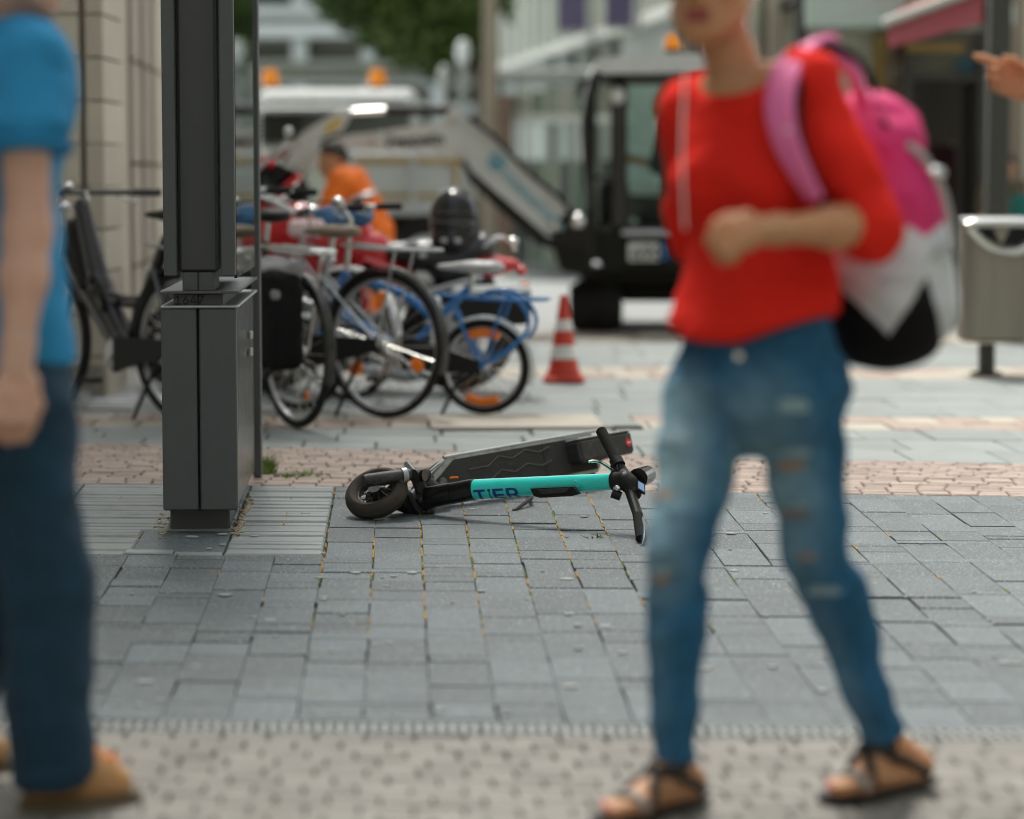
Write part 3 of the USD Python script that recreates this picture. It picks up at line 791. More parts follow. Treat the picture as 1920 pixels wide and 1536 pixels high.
for x0, x1, y, Yb, lab in ((1046, 1099, 62, 30.5, 'dark purple hanging banner left of two above the glass front'), (1136, 1187, 55, 28.5, 'darker hanging banner right of two above the glass front')):
    bn = thing('street_banner', lab, 'banner', P(x0, 0, Yb), 'purple banners on the glass front')
    part(bn, 'cloth', pbox(x0, -120, x1, y, Yb, .02), 'purple_cloth'); part(bn, 'pole', cyl(P(x1 + 8, -120, Yb), P(x1 + 8, y + 14, Yb), .035), 'rail_grey')
    part(bn, 'bracket', cyl(P(x0, y - 4, Yb), P(x1 + 8, y - 4, Yb), .012), 'rail_grey')

part(gl, 'upper_floors', rbox(880, 1500, 9.01, 14, -.2, 6), 'pale_render', smooth=False)
sh = thing('cafe_building', 'beige cafe building with a dark open doorway and pale green fascia at the right', 'building', (R0 + rd_ * 8) * V(1, 1, 0))
sY = 21.6
part(sh, 'core_wall', join([pbox(1380, -250, 1512, 590, sY + 2.4, .5), pbox(1512, -250, 1698, 590, sY + .3, .4), pbox(1848, -250, 2300, 590, sY + .3, .4), pbox(1690, -250, 1860, 58, sY + .3, .4)]), 'pale_render', smooth=False)
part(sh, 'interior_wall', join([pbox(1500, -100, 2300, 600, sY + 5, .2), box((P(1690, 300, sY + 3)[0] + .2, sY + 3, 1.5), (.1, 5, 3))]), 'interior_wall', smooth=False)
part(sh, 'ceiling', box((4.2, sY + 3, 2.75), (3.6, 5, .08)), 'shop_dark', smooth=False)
for x0, x1, m in ((1384, 1400, 'concrete_pale'), (1402, 1420, 'pale_render'), (1424, 1436, 'metal_door'), (1440, 1466, 'limestone_b'), (1469, 1494, 'pale_render')):
    part(sh, 'column', pbox(x0, -200, x1, 596, sY + 2.1, .3, .03), m)
part(sh, 'drainpipe', cyl(P(1502, -200, sY + .1), P(1502, 590, sY + .1), .05), 'post_dark')
part(sh, 'fascia', pbox(1512, -30, 1700, 52, sY - .1, .4, .02), 'sign_green'); part(sh, 'window_frame', pbox(1508, 53, 1520, 590, sY + .1, .2), 'concrete_pale', smooth=False)
part(sh, 'display_case', pbox(1640, 60, 1664, 560, sY + .15, .15, .02), 'amber_strip')
y = 92
while y < 560:
    for x0 in (1664, 1680): part(sh, 'brick', pbox(x0 + 1, y + 1, x0 + 15, y + 11, sY + .05, .25, .005), rng.choice(('brick_brown', 'slab_brown')))
    y += 13
part(sh, 'door_frame', join([pbox(1696, 58, 1706, 590, sY, .3), pbox(1838, 58, 1850, 590, sY, .3), pbox(1706, 140, 1838, 152, sY + .02, .25)]), 'post_dark', smooth=False)
part(sh, 'transom_panel', pbox(1706, 58, 1838, 140, sY + .1, .05), 'olive_panel', smooth=False)
part(sh, 'sign_strip', pbox(1700, 82, 1806, 97, sY - .05, .04), 'amber_strip'); part(sh, 'window_sticker', pbox(1795, 108, 1828, 134, sY + .07, .02), 'sticker_blue')
part(sh, 'pillar', pbox(1888, -60, 1914, 590, sY - .05, .3, .02), 'tan_column'); part(sh, 'sign_plate', pbox(1868, 8, 1902, 46, sY - .15, .05, .01), 'facade_white')
part(sh, 'floor', box((4.2, sY + 3, .12), (3.6, 5, .06)), 'slab_brown', smooth=False)
aw = thing('awning', 'dark red fabric awning over the cafe doorway', 'awning', P(1750, 50, sY))
a = [P(1664, 44, 20.0), P(1842, -22, 18.2), P(1842, -60, sY - .1), P(1664, -10, sY - .1)]
part(aw, 'fabric', prism(a, V(0, 0, .03)), 'awning_red', smooth=False)
part(aw, 'valance', prism([P(1664, 46, 20.0), P(1842, -20, 18.2), P(1842, 42, 18.2), P(1780, 58, 18.85), P(1740, 70, 19.2), P(1664, 90, 20.0)], V(.012, .03, 0)), 'awning_red', smooth=False)
part(aw, 'front_bar', tube([P(1662, 42, 19.98), P(1844, -24, 18.18)], .04, 8), 'awning_trim')
for t in (0, 1): part(aw, 'arm', tube([a[t] + V(0, 0, -.02), a[3 - t] + V(0, 0, -.25)], .025, 8), 'rail_grey')
po = thing('square_post', 'dark grey square steel post standing in front of the cafe doorway', 'post', G(1864, 640) * V(1, 1, 0) + V(0, 0, .09))
gp = G(1864, 640)
part(po, 'shaft', cbox((gp[0], gp[1], 2.1), (.15, .15, 4.0), .012), 'post_dark'); part(po, 'base_plate', cbox((gp[0], gp[1], .10), (.26, .26, .02), .004), 'post_dark')

# ---------------------------------------------------------------- truck behind the excavator arm
YT = 24.5
tk = thing('flatbed_truck', 'white works truck with amber roof beacons and a grey dropside bed', 'truck', P(640, 560, YT) * V(1, 1, 0) + V(0, 0, .09))
gt = .09
part(tk, 'cab_roof', pbox(480, 166, 782, 200, YT - .1, 1.6, .09), 'truck_white'); 
part(tk, 'cab', join([pbox(484, 268, 780, 300, YT, 1.55, .05), pbox(484, 196, 496, 300, YT, 1.5, .03), pbox(768, 196, 780, 300, YT, 1.5, .03), pbox(484, 196, 780, 300, YT + 1.4, .1)]), 'truck_white')
part(tk, 'windscreen', pbox(496, 202, 768, 268, YT + .03, .04), 'office_glass', smooth=False)
part(tk, 'sun_visor', pbox(490, 198, 772, 210, YT - .18, .2, .02), 'truck_panel')
for i in range(6): part(tk, 'grille_bar', pbox(486, 216 + i * 9, 566, 221 + i * 9, YT - .06, .05), 'black_plastic', smooth=False)
for x in (507, 708):
    c = P(x, 163, YT + .3)
    b = part(tk, 'beacon', revolve([(0, .17), (.05, .165), (.075, .12), (.08, .03), (.08, 0)], c, n=18), 'amber'); part(b, 'beacon_base', cyl(c - V(0, 0, .03), c + V(0, 0, .01), .085), 'black_plastic')
for i, (y0, y1) in enumerate(((286, 296), (308, 338), (346, 362), (374, 402))):
    part(tk, 'side_board', pbox(640, y0, 866, y1, YT - 1.6, .05, .01), 'truck_panel')
for y0, y1 in ((297, 306), (364, 372)): part(tk, 'rail', pbox(636, y0, 866, y1, YT - 1.63, .07, .01), 'rail_ochre')
for x in (655, 770, 850): part(tk, 'stanchion', pbox(x, 282, x + 9, 404, YT - 1.66, .05, .005), 'truck_panel' if x < 800 else 'rail_ochre')
part(tk, 'bed', pbox(640, 404, 866, 416, YT - 1.6, 1.6, .02), 'machine_dark')
part(tk, 'chassis', pbox(500, 416, 860, 446, YT - 1.3, 1.8), 'machine_dark')
for x in (560, 800):
    for yy in (YT - 1.5, YT + .1):
        c = P(x, 486, yy); r = c[2] - .09
        w = part(tk, 'wheel', torus(c, (0, 1, 0), r * .72, r * .28, 28, 8), 'rubber'); part(w, 'rim', cyl(c - V(0, .08, 0), c + V(0, .08, 0), r * .55), 'truck_panel')

# ---------------------------------------------------------------- wheeled excavator
YX = 19.0
ex = thing('wheeled_excavator', 'compact wheeled excavator with a pale grey boom, black cab and amber beacon', 'excavator', G(1120, 622))
gx = G(1120, 622)[2]
def xw(x, yy):
    c = P(x, 575, yy); r = c[2] - gx; c[2] = gx + r
    prof = [(r * .5, -.17), (r * .86, -.19), (r * .97, -.15), (r, -.08), (r, .08), (r * .97, .15), (r * .86, .19), (r * .5, .17)]
    w = part(ex, 'wheel', revolve(prof, c, (1, 0, 0), 30), 'rubber')
    part(w, 'rim', cyl(c - V(.15, 0, 0), c + V(.15, 0, 0), r * .52), 'machine_dark')
    lugs = []
    for i in range(16):
        a = i * 2 * math.pi / 16
        for s in (-1, 1): lugs.append(box(c + V(s * .075, math.cos(a) * r * .99, math.sin(a) * r * .99), (.12, .035, .045), np.array([[1, 0, 0], [0, math.cos(a), -math.sin(a)], [0, math.sin(a), math.cos(a)]]) ))
    part(w, 'tread_lugs', join(lugs), 'rubber', smooth=False)
for x in (1117, 1405):
    for yy in (YX + .1, YX + 1.9): xw(x, yy)
part(ex, 'undercarriage', join([pbox(1092, 500, 1420, 536, YX + .0, 1.6, .03), pbox(1160, 530, 1300, 566, YX + .2, 1.3, .04), cyl(P(1117, 575, YX), P(1117, 575, YX + 2), .07), cyl(P(1405, 575, YX), P(1405, 575, YX + 2), .07)]), 'machine_dark')
part(ex, 'upper_body', join([pprism([(1098, 438), (1470, 430), (1490, 470), (1480, 505), (1098, 508)], YX - .15, 1.9)]), 'machine_dark')
part(ex, 'deck_plate', pbox(1165, 432, 1480, 442, YX - .2, 1.9, .01), 'dull_alu')
part(ex, 'step_light', cbox(P(1106, 496, YX - .2), (.17, .05, .05), .02), 'chrome')
pl = part(ex, 'number_plate', pbox(1178, 455, 1236, 490, YX - .19, .02, .004), 'plate_white')
part(pl, 'plate_text', lettering('690', .085, P(1183, 485, YX - .195), V(1, 0, 0), V(0, 0, 1), .004), 'number_black', smooth=False)
part(ex, 'badge', pbox(1238, 455, 1254, 488, YX - .19, .02, .004), 'plate_blue')
# cab frame
part(ex, 'cab_frame', join([tube(smoothpath([P(a, b, YX - .1) for a, b in ((1106, 440), (1102, 300), (1106, 180), (1122, 134))], 14), .042, 8), pbox(1146, 140, 1176, 440, YX - .12, .10, .015), pbox(1380, 140, 1400, 440, YX - .12, .08, .015),
    tube([P(1108, 440, YX + 1.3), P(1110, 140, YX + 1.3)], .035, 8), pbox(1380, 140, 1400, 440, YX + 1.25, .08, .015), pbox(1105, 420, 1400, 440, YX - .12, 1.4, .02), pbox(1130, 134, 1395, 160, YX - .12, .08, .01), tube([P(1150, 330, YX - .1), P(1106, 335, YX - .1)], .02, 8)]), 'black_gloss')
part(ex, 'roof', pprism([(1112, 130), (1120, 112), (1165, 104), (1290, 100), (1400, 100), (1412, 118), (1400, 134), (1130, 138)], YX - .2, 1.6), 'roof_white')
part(ex, 'side_window', pbox(1173, 157, 1379, 419, YX - .08, .01), 'clear_glass', smooth=False)
part(ex, 'front_window', prism([P(1108, 425, YX - .06), P(1108, 140, YX - .06), P(1110, 140, YX + 1.2), P(1110, 425, YX + 1.2)], V(.01, 0, 0)), 'clear_glass', smooth=False)
part(ex, 'seat', join([cbox(P(1250, 400, YX + .6), (.5, .5, .14), .05), cbox(P(1300, 320, YX + .6), (.13, .48, .62), .05)]), 'black_plastic')
part(ex, 'console', join([cbox(P(1150, 385, YX + .6), (.22, .4, .35), .04), tube([P(1165, 350, YX + .5), P(1172, 300, YX + .5)], .015, 6)]), 'black_plastic')
part(ex, 'work_lamp', ball(P(1158, 180, YX - .14), (.05, .04, .06)), 'plate_white'); part(ex, 'headlamp', ball(P(1084, 416, YX - .3), (.055, .05, .06)), 'chrome')
b = part(ex, 'beacon', revolve([(0, .11), (.04, .105), (.058, .07), (.06, .01), (.06, 0)], P(1262, 92, YX + .3), n=18), 'amber'); part(b, 'beacon_base', cyl(P(1262, 100, YX + .3), P(1262, 92, YX + .3), .065), 'black_plastic')
m = part(ex, 'mirror', prism([P(1078, 178, YX - .3), P(1086, 150, YX - .3), P(1098, 148, YX - .3), P(1100, 160, YX - .3), P(1086, 182, YX - .3)], V(0, .06, 0)), 'black_plastic'); part(m, 'mirror_arm', tube([P(1092, 155, YX - .28), P(1112, 150, YX - .1)], .015, 6), 'black_plastic')
YB = YX - .25
part(ex, 'boom', pprism([(850, 232), (884, 222), (1066, 396), (1048, 442), (1030, 446), (862, 300), (842, 262)], YB, .26), 'boom_grey')
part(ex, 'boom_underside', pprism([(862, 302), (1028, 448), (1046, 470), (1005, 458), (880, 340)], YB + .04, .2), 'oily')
part(ex, 'boom_flange', pprism([(870, 216), (1074, 392), (1069, 399), (864, 226)], YB - .02, .30), 'boom_grey')
part(ex, 'boom_foot', pprism([(1030, 430), (1068, 392), (1112, 440), (1112, 500), (1060, 498)], YB + .0, .3), 'oily')
part(ex, 'swing_post', cyl(P(1104, 512, YB + .15), P(1104, 430, YB + .15), .11), 'machine_dark')
part(ex, 'lift_cylinder', cyl(P(1085, 490, YB + .1), P(945, 372, YB + .1), .06), 'oily'); part(ex, 'lift_rod', cyl(P(945, 372, YB + .1), P(900, 335, YB + .1), .03), 'chrome')
part(ex, 'hydraulic_hose', tube(smoothpath([P(a, b, YB - .04) for a, b in ((880, 222), (960, 290), (1010, 338), (1052, 372), (1080, 430))], 20), .018, 6), 'black_plastic')
part(ex, 'hydraulic_hose', tube(smoothpath([P(a, b, YB - .06) for a, b in ((868, 300), (900, 350), (960, 410), (1040, 460))], 20), .018, 6), 'black_plastic')
part(ex, 'stick', pprism([(700, 248), (846, 226), (872, 262), (850, 300), (800, 283), (640, 277), (560, 330), (520, 330), (618, 262), (660, 252)], YB - .02, .22), 'boom_grey')
part(ex, 'stick_lug', pprism([(826, 232), (845, 202), (858, 202), (876, 230), (850, 252)], YB + .02, .14), 'boom_grey')
part(ex, 'stick_cylinder', cyl(P(722, 207, YB + .1), P(848, 208, YB + .1), .036), 'oily'); part(ex, 'stick_rod', cyl(P(660, 210, YB + .1), P(722, 207, YB + .1), .022), 'chrome')
part(ex, 'end_plate', pprism([(566, 250), (640, 203), (662, 208), (640, 246), (600, 262), (548, 330), (520, 326)], YB - .04, .05), 'boom_grey')
part(ex, 'warning_sticker', prism([P(608, 240, YB - .05), P(634, 220, YB - .05), P(642, 228, YB - .05), P(616, 250, YB - .05)], V(0, .008, 0)), 'sticker_yellow', smooth=False)
part(ex, 'bucket_linkage', join([tube([P(620, 270, YB + .05), P(545, 340, YB + .05)], .035, 8), tube([P(640, 252, YB), P(560, 262, YB), P(530, 310, YB)], .03, 8)]), 'oily')
part(ex, 'bucket', pprism([(500, 322), (556, 318), (575, 360), (560, 420), (500, 440), (470, 380)], YB - .15, .5), 'machine_dark')
for i, (x, y) in enumerate(((706, 257), (707, 275), (850, 218), (1040, 425))): part(ex, 'pin', cyl(P(x, y, YB - .07), P(x, y, YB + .3), .036 if i < 2 else .03), 'steel')
part(ex, 'stick_lettering', lettering('Zeppelin', .075, P(722, 275, YB - .024), P(810, 271, YB) - P(722, 275, YB), V(0, 0, 1), .004), 'machine_dark', smooth=False)
bd = unit(P(1066, 396, YB) - P(884, 222, YB)); bu = np.cross(V(0, -1, 0), bd)
part(ex, 'boom_logo', torus(P(932, 304, YB - .01), (0, 1, 0), .048, .020, 24, 6), 'logo_pale'); part(ex, 'boom_logo_dot', cyl(P(930, 309, YB - .012), P(930, 309, YB), .03), 'logo_blue')
part(ex, 'boom_lettering', lettering('mietservice', .078, P(938, 330, YB - .008), bd, -bu if bu[2] < 0 else bu, .004), 'logo_pale', smooth=False)
bl = ex
part(ex, 'dozer_blade', pprism([(1040, 470), (1100, 468), (1106, 520), (1052, 508)], YX - .35, 1.8), 'machine_dark')
# ---------------------------------------------------------------- display column at the left
YC = G(383, 1001)[1]
c0 = G(383, 1001)
xq = P(446, 700, YC)[0]
def crot(m):                                           # the column stands turned a little, along the street
    v, f = arr(m); return (v - V(xq, YC, 0)) @ rotz(math.radians(2.6)).T + V(xq, YC, 0), f
def cb(x0, y0, x1, y1, d0, dep, b=.006):               # box of the column, its front d0 behind the base front
    return crot(pbox(x0, y0, x1, y1, YC + d0, dep, b))
col = thing('display_column', 'dark grey steel display column numbered 1647 standing on the ribbed slabs', 'column', c0)
xm = 372.5
part(col, 'plinth', cb(322, 955, 434, 1003, .10, .95, .004), 'anthracite')
for a, b in ((302, xm - .4), (xm + .4, 446)):
    part(col, 'cabinet_front', cb(a, 578, b, 957, 0, .05, .005), 'anthracite')
part(col, 'cabinet', cb(303.5, 579, 444.5, 956, .052, 1.12, .004), 'anthracite_gloss')
part(col, 'cabinet_lid', cb(301, 573, 447, 578, -.004, 1.18, .003), 'dull_alu')
for a, b in ((326, xm - .4), (xm + .4, 419)):
    part(col, 'neck', cb(a, 551, b, 573, .03, .9, .003), 'anthracite')
part(col, 'number', crot(lettering('1647', .028, P(327.5, 571, YC + .029), V(1, 0, .02), V(0, 0, 1), .0015)), 'number_black', smooth=False)
part(col, 'shelf_plate', cb(299, 546, 447, 551, -.008, 1.18, .002), 'anthracite')
for a, b in ((343, xm - .4), (xm + .4, 401)):
    part(col, 'upper_neck', cb(a, 511, b, 546, .03, .3, .003), 'anthracite')
part(col, 'core', cb(323, -700, 411, 511, .05, 1.0, .01), 'anthracite_dark')
part(col, 'side_fin', cb(293, -700, 331, 518, -.01, .12, .004), 'anthracite')
part(col, 'side_fin', cb(402, -700, 441, 518, -.01, .06, .004), 'anthracite')
xr = P(440, 300, YC)[0]
part(col, 'poster_glass', crot(box((xr - .004, YC + .62, 2.2), (.008, 1.12, 2.62))), 'panel_glass', smooth=False)
a, b = P(474, 884, YC + 1.32), P(490, 884, YC + 1.32)
part(col, 'rear_post', cbox(((a[0] + b[0]) / 2, YC + 1.35, 2.02), (b[0] - a[0], .06, 3.85), .004), 'anthracite')
for z in (.60, .66): part(col, 'lock', crot(cbox((P(445, 700, YC)[0] + .001, YC + .80, z), (.014, .05, .03), .004)), 'steel')
gp_ = []
for _ in range(70):
    t = rng.random(); q = G(443 + t * 26 + rng.gauss(0, 3), 1000 - t * 60 + rng.gauss(0, 5))
    gp_.append(ball(q + V(0, 0, .004), (rng.uniform(.004, .011), rng.uniform(.004, .01), .005), 1))
for _ in range(30):
    q = G(308 + rng.gauss(0, 6), 985 + rng.gauss(0, 10)); gp_.append(ball(q + V(0, 0, .003), (.006, .006, .004), 1))
solo('gravel', join(gp_), 'pebble', 'loose grit and pebbles around the foot of the display column', 'gravel', kind='stuff')
gv_, gf_ = [], []
for cx, cy, n, h in ((497, 886, 150, .07), (540, 893, 40, .02), (575, 890, 30, .02), (1120, 1008, 12, .015), (600, 893, 20, .012)):
    for _ in range(n):
        q = G(cx + rng.gauss(0, 9), cy + rng.gauss(0, 2.2)); d = V(rng.gauss(0, .02), rng.gauss(0, .02), h * rng.uniform(.4, 1.1)); w = V(.003, .001, 0)
        i = len(gv_); gv_ += [q - w, q + w, q + d]; gf_.append([i, i + 1, i + 2])
solo('grass_tuft', (np.array(gv_), np.array(gf_)), 'grass', 'small green weeds growing beside the rear post of the display column', 'grass', kind='stuff', smooth=False)

# ---------------------------------------------------------------- fallen electric scooter
sc = thing('electric_scooter', 'turquoise and black electric scooter lying on its side on the grey paving', 'scooter', G(960, 960))
# deck, standing on its edge and leaning back
dA_, dB_ = P(812, 957, 8.95), P(1128, 905, 9.60)
dA_[2] = gz(dA_[1]) + .020; dB_[2] = gz(dB_[1]) + .045
du = unit(dB_ - dA_); L = np.linalg.norm(dB_ - dA_)
dt = unit(V(0, 0, 1) - du * du[2]); dnrm = unit(np.cross(du, dt)); dnrm = -dnrm if dnrm[1] > 0 else dnrm
lean = math.radians(14); dup = unit(dt * math.cos(lean) - dnrm * math.sin(lean)); dno = unit(np.cross(du, dup)); dno = -dno if dno[1] > 0 else dno
def D(s, h, o=0.0): return dA_ + du * s + dup * h + dno * o       # along, across, out of the deck face
hw = .150
deck = prism([D(.03, .035), D(.10, 0), D(L - .02, 0), D(L, .02), D(L, hw - .02), D(L - .02, hw), D(.12, hw), D(.03, hw - .05)], -dno * .045)
part(sc, 'deck', deck, 'alu_dirty')
part(sc, 'grip_mat', prism([D(.06, .045, .002), D(.12, .012, .002), D(L - .30, .012, .002), D(L - .30, hw - .012, .002), D(.14, hw - .012, .002), D(.06, hw - .06, .002)], dno * .004), 'grip_deck', smooth=False)
part(sc, 'rear_mat', prism([D(L - .295, .012, .002), D(L - .02, .012, .002), D(L - .02, hw - .012, .002), D(L - .295, hw - .012, .002)], dno * .003), 'grip_deck', smooth=False)
for hs in (.045, .095):
    zz = [(.20, hs), (.30, hs), (.36, hs + .028), (.43, hs + .012), (.50, hs + .034), (.57, hs + .016), (.63, hs + .03)]
    part(sc, 'mat_line', tube([D(s, h, .0065) for s, h in zz], .0016, 5), 'deck_line')
part(sc, 'edge_rail', tube([D(.10, hw + .002, -.004), D(L + .04, hw + .002, -.004)], .006, 8), 'dull_alu')
part(sc, 'edge_rail', tube([D(.10, -.002, -.02), D(L - .02, -.002, -.02)], .006, 8), 'worn_black')
bx = P(1136, 868, 9.50)
bR = np.c_[du, dup, dno]
boxc = D(L - .02, .085, .035)
part(sc, 'battery_box', cbox(boxc, (.30, .085, .075), .012, bR), 'worn_black')
part(sc, 'battery_lid', cbox(boxc + dup * .045, (.29, .008, .07), .003, bR), 'alu_dirty')
ec = boxc + du * .152 + dno * .012
part(sc, 'tail_sticker', cyl(boxc + du * .118 + dno * .0378, boxc + du * .118 + dno * .0395, .016, n=18), 'red_dot')
part(sc, 'tail_sticker_mark', cbox(boxc + du * .118 + dno * .0402, (.018, .005, .001), .0003, bR), 'white_print')
rw = D(L + .06, .075, -.06)
w = sub(sc, 'rear_wheel'); part(w, 'tyre', torus(rw, dup, .082, .026, 32, 10), 'rubber'); part(w, 'hub', cyl(rw - dup * .03, rw + dup * .03, .06), 'worn_black')
part(sc, 'rear_fender', prism([D(L - .02, .03, -.05), D(L + .16, .05, -.05), D(L + .16, .10, -.05), D(L - .02, .12, -.05)], -dno * .012), 'worn_black')
# gooseneck between deck and head
nk = [P(845, 885, 8.98), P(822, 905, 8.93), P(806, 922, 8.88)]
part(sc, 'gooseneck', prism([D(.03, hw - .05, .003), D(.12, hw, .003), P(812, 884, 8.94), P(794, 902, 8.90), P(800, 926, 8.88)], dno * -.035), 'alu_dirty')
part(sc, 'neck_tube', join([cyl(P(792, 900, 8.93), P(826, 930, 8.95), .028), cyl(P(826, 930, 8.95), D(.07, .07, -.02), .03)]), 'worn_black')
# stem
S0, S1, S2, S3 = P(800, 934, 8.84), P(889, 918, 8.75), P(1149, 903, 8.50), P(1172, 901, 8.475)
sv = unit(S2 - S1)
def oval(a, b, r1, r2, n=24, flat=.86):
    t = unit(b - a); side = unit(np.cross(t, V(0, 0, 1))); up = np.cross(side, t)
    an = np.arange(n) * 2 * np.pi / n; v = []
    stp = np.linspace(0, 1, 3)
    for q in stp:
        r = r1 + (r2 - r1) * q; v.append(a + (b - a) * q + np.cos(an)[:, None] * side * r * flat + np.sin(an)[:, None] * up * r)
    v = np.vstack(v + [a[None], b[None]]); f = []
    for k in range(2):
        i = np.arange(n); j = (i + 1) % n; f += [np.c_[k * n + i, k * n + j, k * n + n + j], np.c_[k * n + i, k * n + n + j, k * n + n + i]]
    i = np.arange(n); j = (i + 1) % n; f += [np.c_[i, np.full(n, 3 * n), j], np.c_[2 * n + i, 2 * n + j, np.full(n, 3 * n + 1)]]
    return v, np.vstack(f)
part(sc, 'lower_stem', join([oval(S0 + (S1 - S0) * .02, S0 + (S1 - S0) * .56, .038, .037), oval(S0 + (S1 - S0) * .57, S1, .0365, .0365)]), 'black_gloss')
stem = part(sc, 'stem', oval(S1, S2, .0345, .0275), 'teal_paint')
part(stem, 'stem_collar', oval(S1 - sv * .002, S1 + sv * .004, .0362, .0362), 'black_plastic')
# word on the stem, wrapped round its lower camera side
side = unit(np.cross(sv, V(0, 0, 1))); upv = np.cross(side, sv); side = side if side[1] < 0 else -side
Lst = np.linalg.norm(S2 - S1); lets = []
for ch, xa, xb in (('T', .010, .044), ('I', .052, .060), ('E', .066, .098), ('R', .105, .141)):
    vt = meshkit.text_mesh(ch, .046, .001, True)
    for _ in range(2): vt = vt.subdivide()
    v = np.array(vt.vertices); lo, hi = v[:, 0].min(), v[:, 0].max()
    x = (xa + (xb - xa) * (v[:, 0] - lo) / (hi - lo)) * 1.30
    ang = np.radians(-1) + (v[:, 1] - .046) / .034
    rr = .0345 + (.0275 - .0345) * x / Lst + .0004 + v[:, 2] * .6
    lets.append((S1 + sv * x[:, None] + side * (np.cos(ang) * rr * .86 + .0006)[:, None] + upv * (np.sin(ang) * rr)[:, None], np.asarray(vt.faces)))
part(stem, 'lettering', join(lets), 'navy_print', smooth=False)
ph = sc
ph_c = S1 + sv * .315 + side * .030 - upv * .020
pr_ = np.c_[sv, upv, side]
part(sc, 'phone_mount', prism([ph_c + sv * a + upv * b for a, b in ((-.075, .016), (.085, .014), (.105, -.012), (.075, -.017), (-.04, -.017), (-.065, -.010))], side * .016), 'black_plastic')
part(sc, 'phone_mount_face', prism([ph_c + side * .0165 + sv * a + upv * b for a, b in ((-.045, .012), (.075, .011), (.055, -.004), (-.032, -.004))], side * .004), 'worn_black')
for q, h in ((.40, .010), (.405, -.008)): part(sc, 'screw', ball(S1 + sv * q + side * .0255 + upv * h, .0028, 1), 'steel')
part(sc, 'head_collar', join([oval(S2, S3, .031, .033), cyl(S2 + V(-.004, -.03, -.035), S2 + V(.025, -.035, -.045), .015)]), 'black_plastic')
part(sc, 'headlight', cyl(P(1196, 897, 8.50), P(1214, 890, 8.62), .033, .030), 'black_gloss')
part(sc, 'side_reflector', cbox(P(851, 896, 8.80), (.034, .008, .008), .003, np.c_[sv, upv, side]), 'orange_reflector')
part(sc, 'side_reflector', cbox(P(857, 942, 8.86), (.03, .008, .006), .002, np.c_[sv, upv, side]), 'orange_reflector')
# handlebar: one grip up, the other end on the ground
h0, h1, h2, h3 = P(1126, 806, 8.62), P(1156, 865, 8.53), P(1178, 912, 8.47), P(1196, 966, 8.36)
h4 = P(1202, 1010, 8.27)
part(sc, 'handlebar', tube([h1, h2, h3], .017, 12), 'black_plastic')
part(sc, 'grip', tube([h0, h0 + (h1 - h0) * .03, h0 + (h1 - h0) * .97, h1], [.0155, .0185, .0175, .016], 14), 'rubber')
part(sc, 'grip', tube([h3, h4], .0175, 14), 'rubber'); part(sc, 'grip_cap', cyl(h0 - unit(h1 - h0) * .002, h0, .012, n=14), 'worn_black')
part(sc, 'grip_collar', cyl(h1 - unit(h1 - h0) * .008, h1 + unit(h1 - h0) * .02, .023), 'black_plastic')
part(sc, 'handlebar_clamp', blob([('C', P(1158, 878, 8.53), P(1190, 925, 8.45), .026, .024), ('C', S3, P(1180, 905, 8.47), .03, .027)], .006, .02), 'black_plastic')
hn = unit(V(.35, -.8, .45))
scr = P(1202, 913, 8.42); hu_ = unit(h2 - h1)
s1_ = unit(np.cross(hu_, hn))
part(sc, 'display', prism([scr + s1_ * a + hu_ * b for a, b in ((-.012, -.006), (.002, -.022), (.013, .004), (-.001, .022))], hn * .004), 'screen_blue', smooth=False)
part(sc, 'display_bezel', prism([scr - hn * .006 + s1_ * a * 1.5 + hu_ * b * 1.4 for a, b in ((-.012, -.006), (.002, -.022), (.013, .004), (-.001, .022))], hn * .008), 'black_gloss', smooth=False)
part(sc, 'brake_lever', tube(smoothpath([P(1162, 893, 8.52), P(1148, 882, 8.50), P(1128, 868, 8.48), P(1104, 866, 8.46)], 14), np.linspace(.0075, .0045, 14), 8), 'chrome')
part(sc, 'brake_lever', tube(smoothpath([P(1190, 945, 8.40), P(1204, 975, 8.33), P(1208, 1005, 8.25), P(1202, 1030, 8.20)], 14), np.linspace(.008, .005, 14), 8), 'black_gloss')
part(sc, 'bell', ball(P(1158, 915, 8.47), (.016, .016, .014)), 'chrome')
part(sc, 'brake_cable', tube(smoothpath([P(1170, 884, 8.52), P(1158, 872, 8.50), P(1166, 900, 8.47)], 12), .0025, 6), 'black_plastic')
# front wheel, fork and fender
fc = P(706, 931, 8.80); fc[2] = gz(8.8) + .078
fn = unit(V(-.26, -.56, .79))
fw = sub(sc, 'front_wheel')
part(fw, 'tyre', torus(fc, fn, .085, .025, 44, 12, 1.3), 'dusty_tyre')
part(fw, 'rim', revolve([(.066, -.012), (.068, 0), (.066, .014), (.060, .012), (.058, 0), (.060, -.012), (.066, -.012)], fc, fn, 40), 'worn_black')
u_, w_, _ = frame(fn)
sp = []
for i in range(20):
    a = i * 2 * math.pi / 20; e = fc + (u_ * math.cos(a) + w_ * math.sin(a)) * .062; c = fc + fn * (.018 if i % 2 else -.012) + (u_ * math.cos(a + .3) + w_ * math.sin(a + .3)) * .018
    sp.append(tube([c, e], .0022, 5))
part(fw, 'spokes', join(sp), 'worn_black'); part(fw, 'hub', cyl(fc - fn * .03, fc + fn * .026, .022), 'worn_black')
part(fw, 'disc', cyl(fc - fn * .016, fc - fn * .012, .045), 'worn_black')
tr = []
for i in range(44):
    a = i * 2 * math.pi / 44; r_ = u_ * math.cos(a) + w_ * math.sin(a); t_ = -u_ * math.sin(a) + w_ * math.cos(a)
    for s in (-1, 1): tr.append(tube([fc + r_ * .1085 + fn * s * .002, fc + r_ * .1025 + fn * s * .021 + t_ * .01], .0012, 4))
part(fw, 'tread', join(tr), 'dusty_tyre')
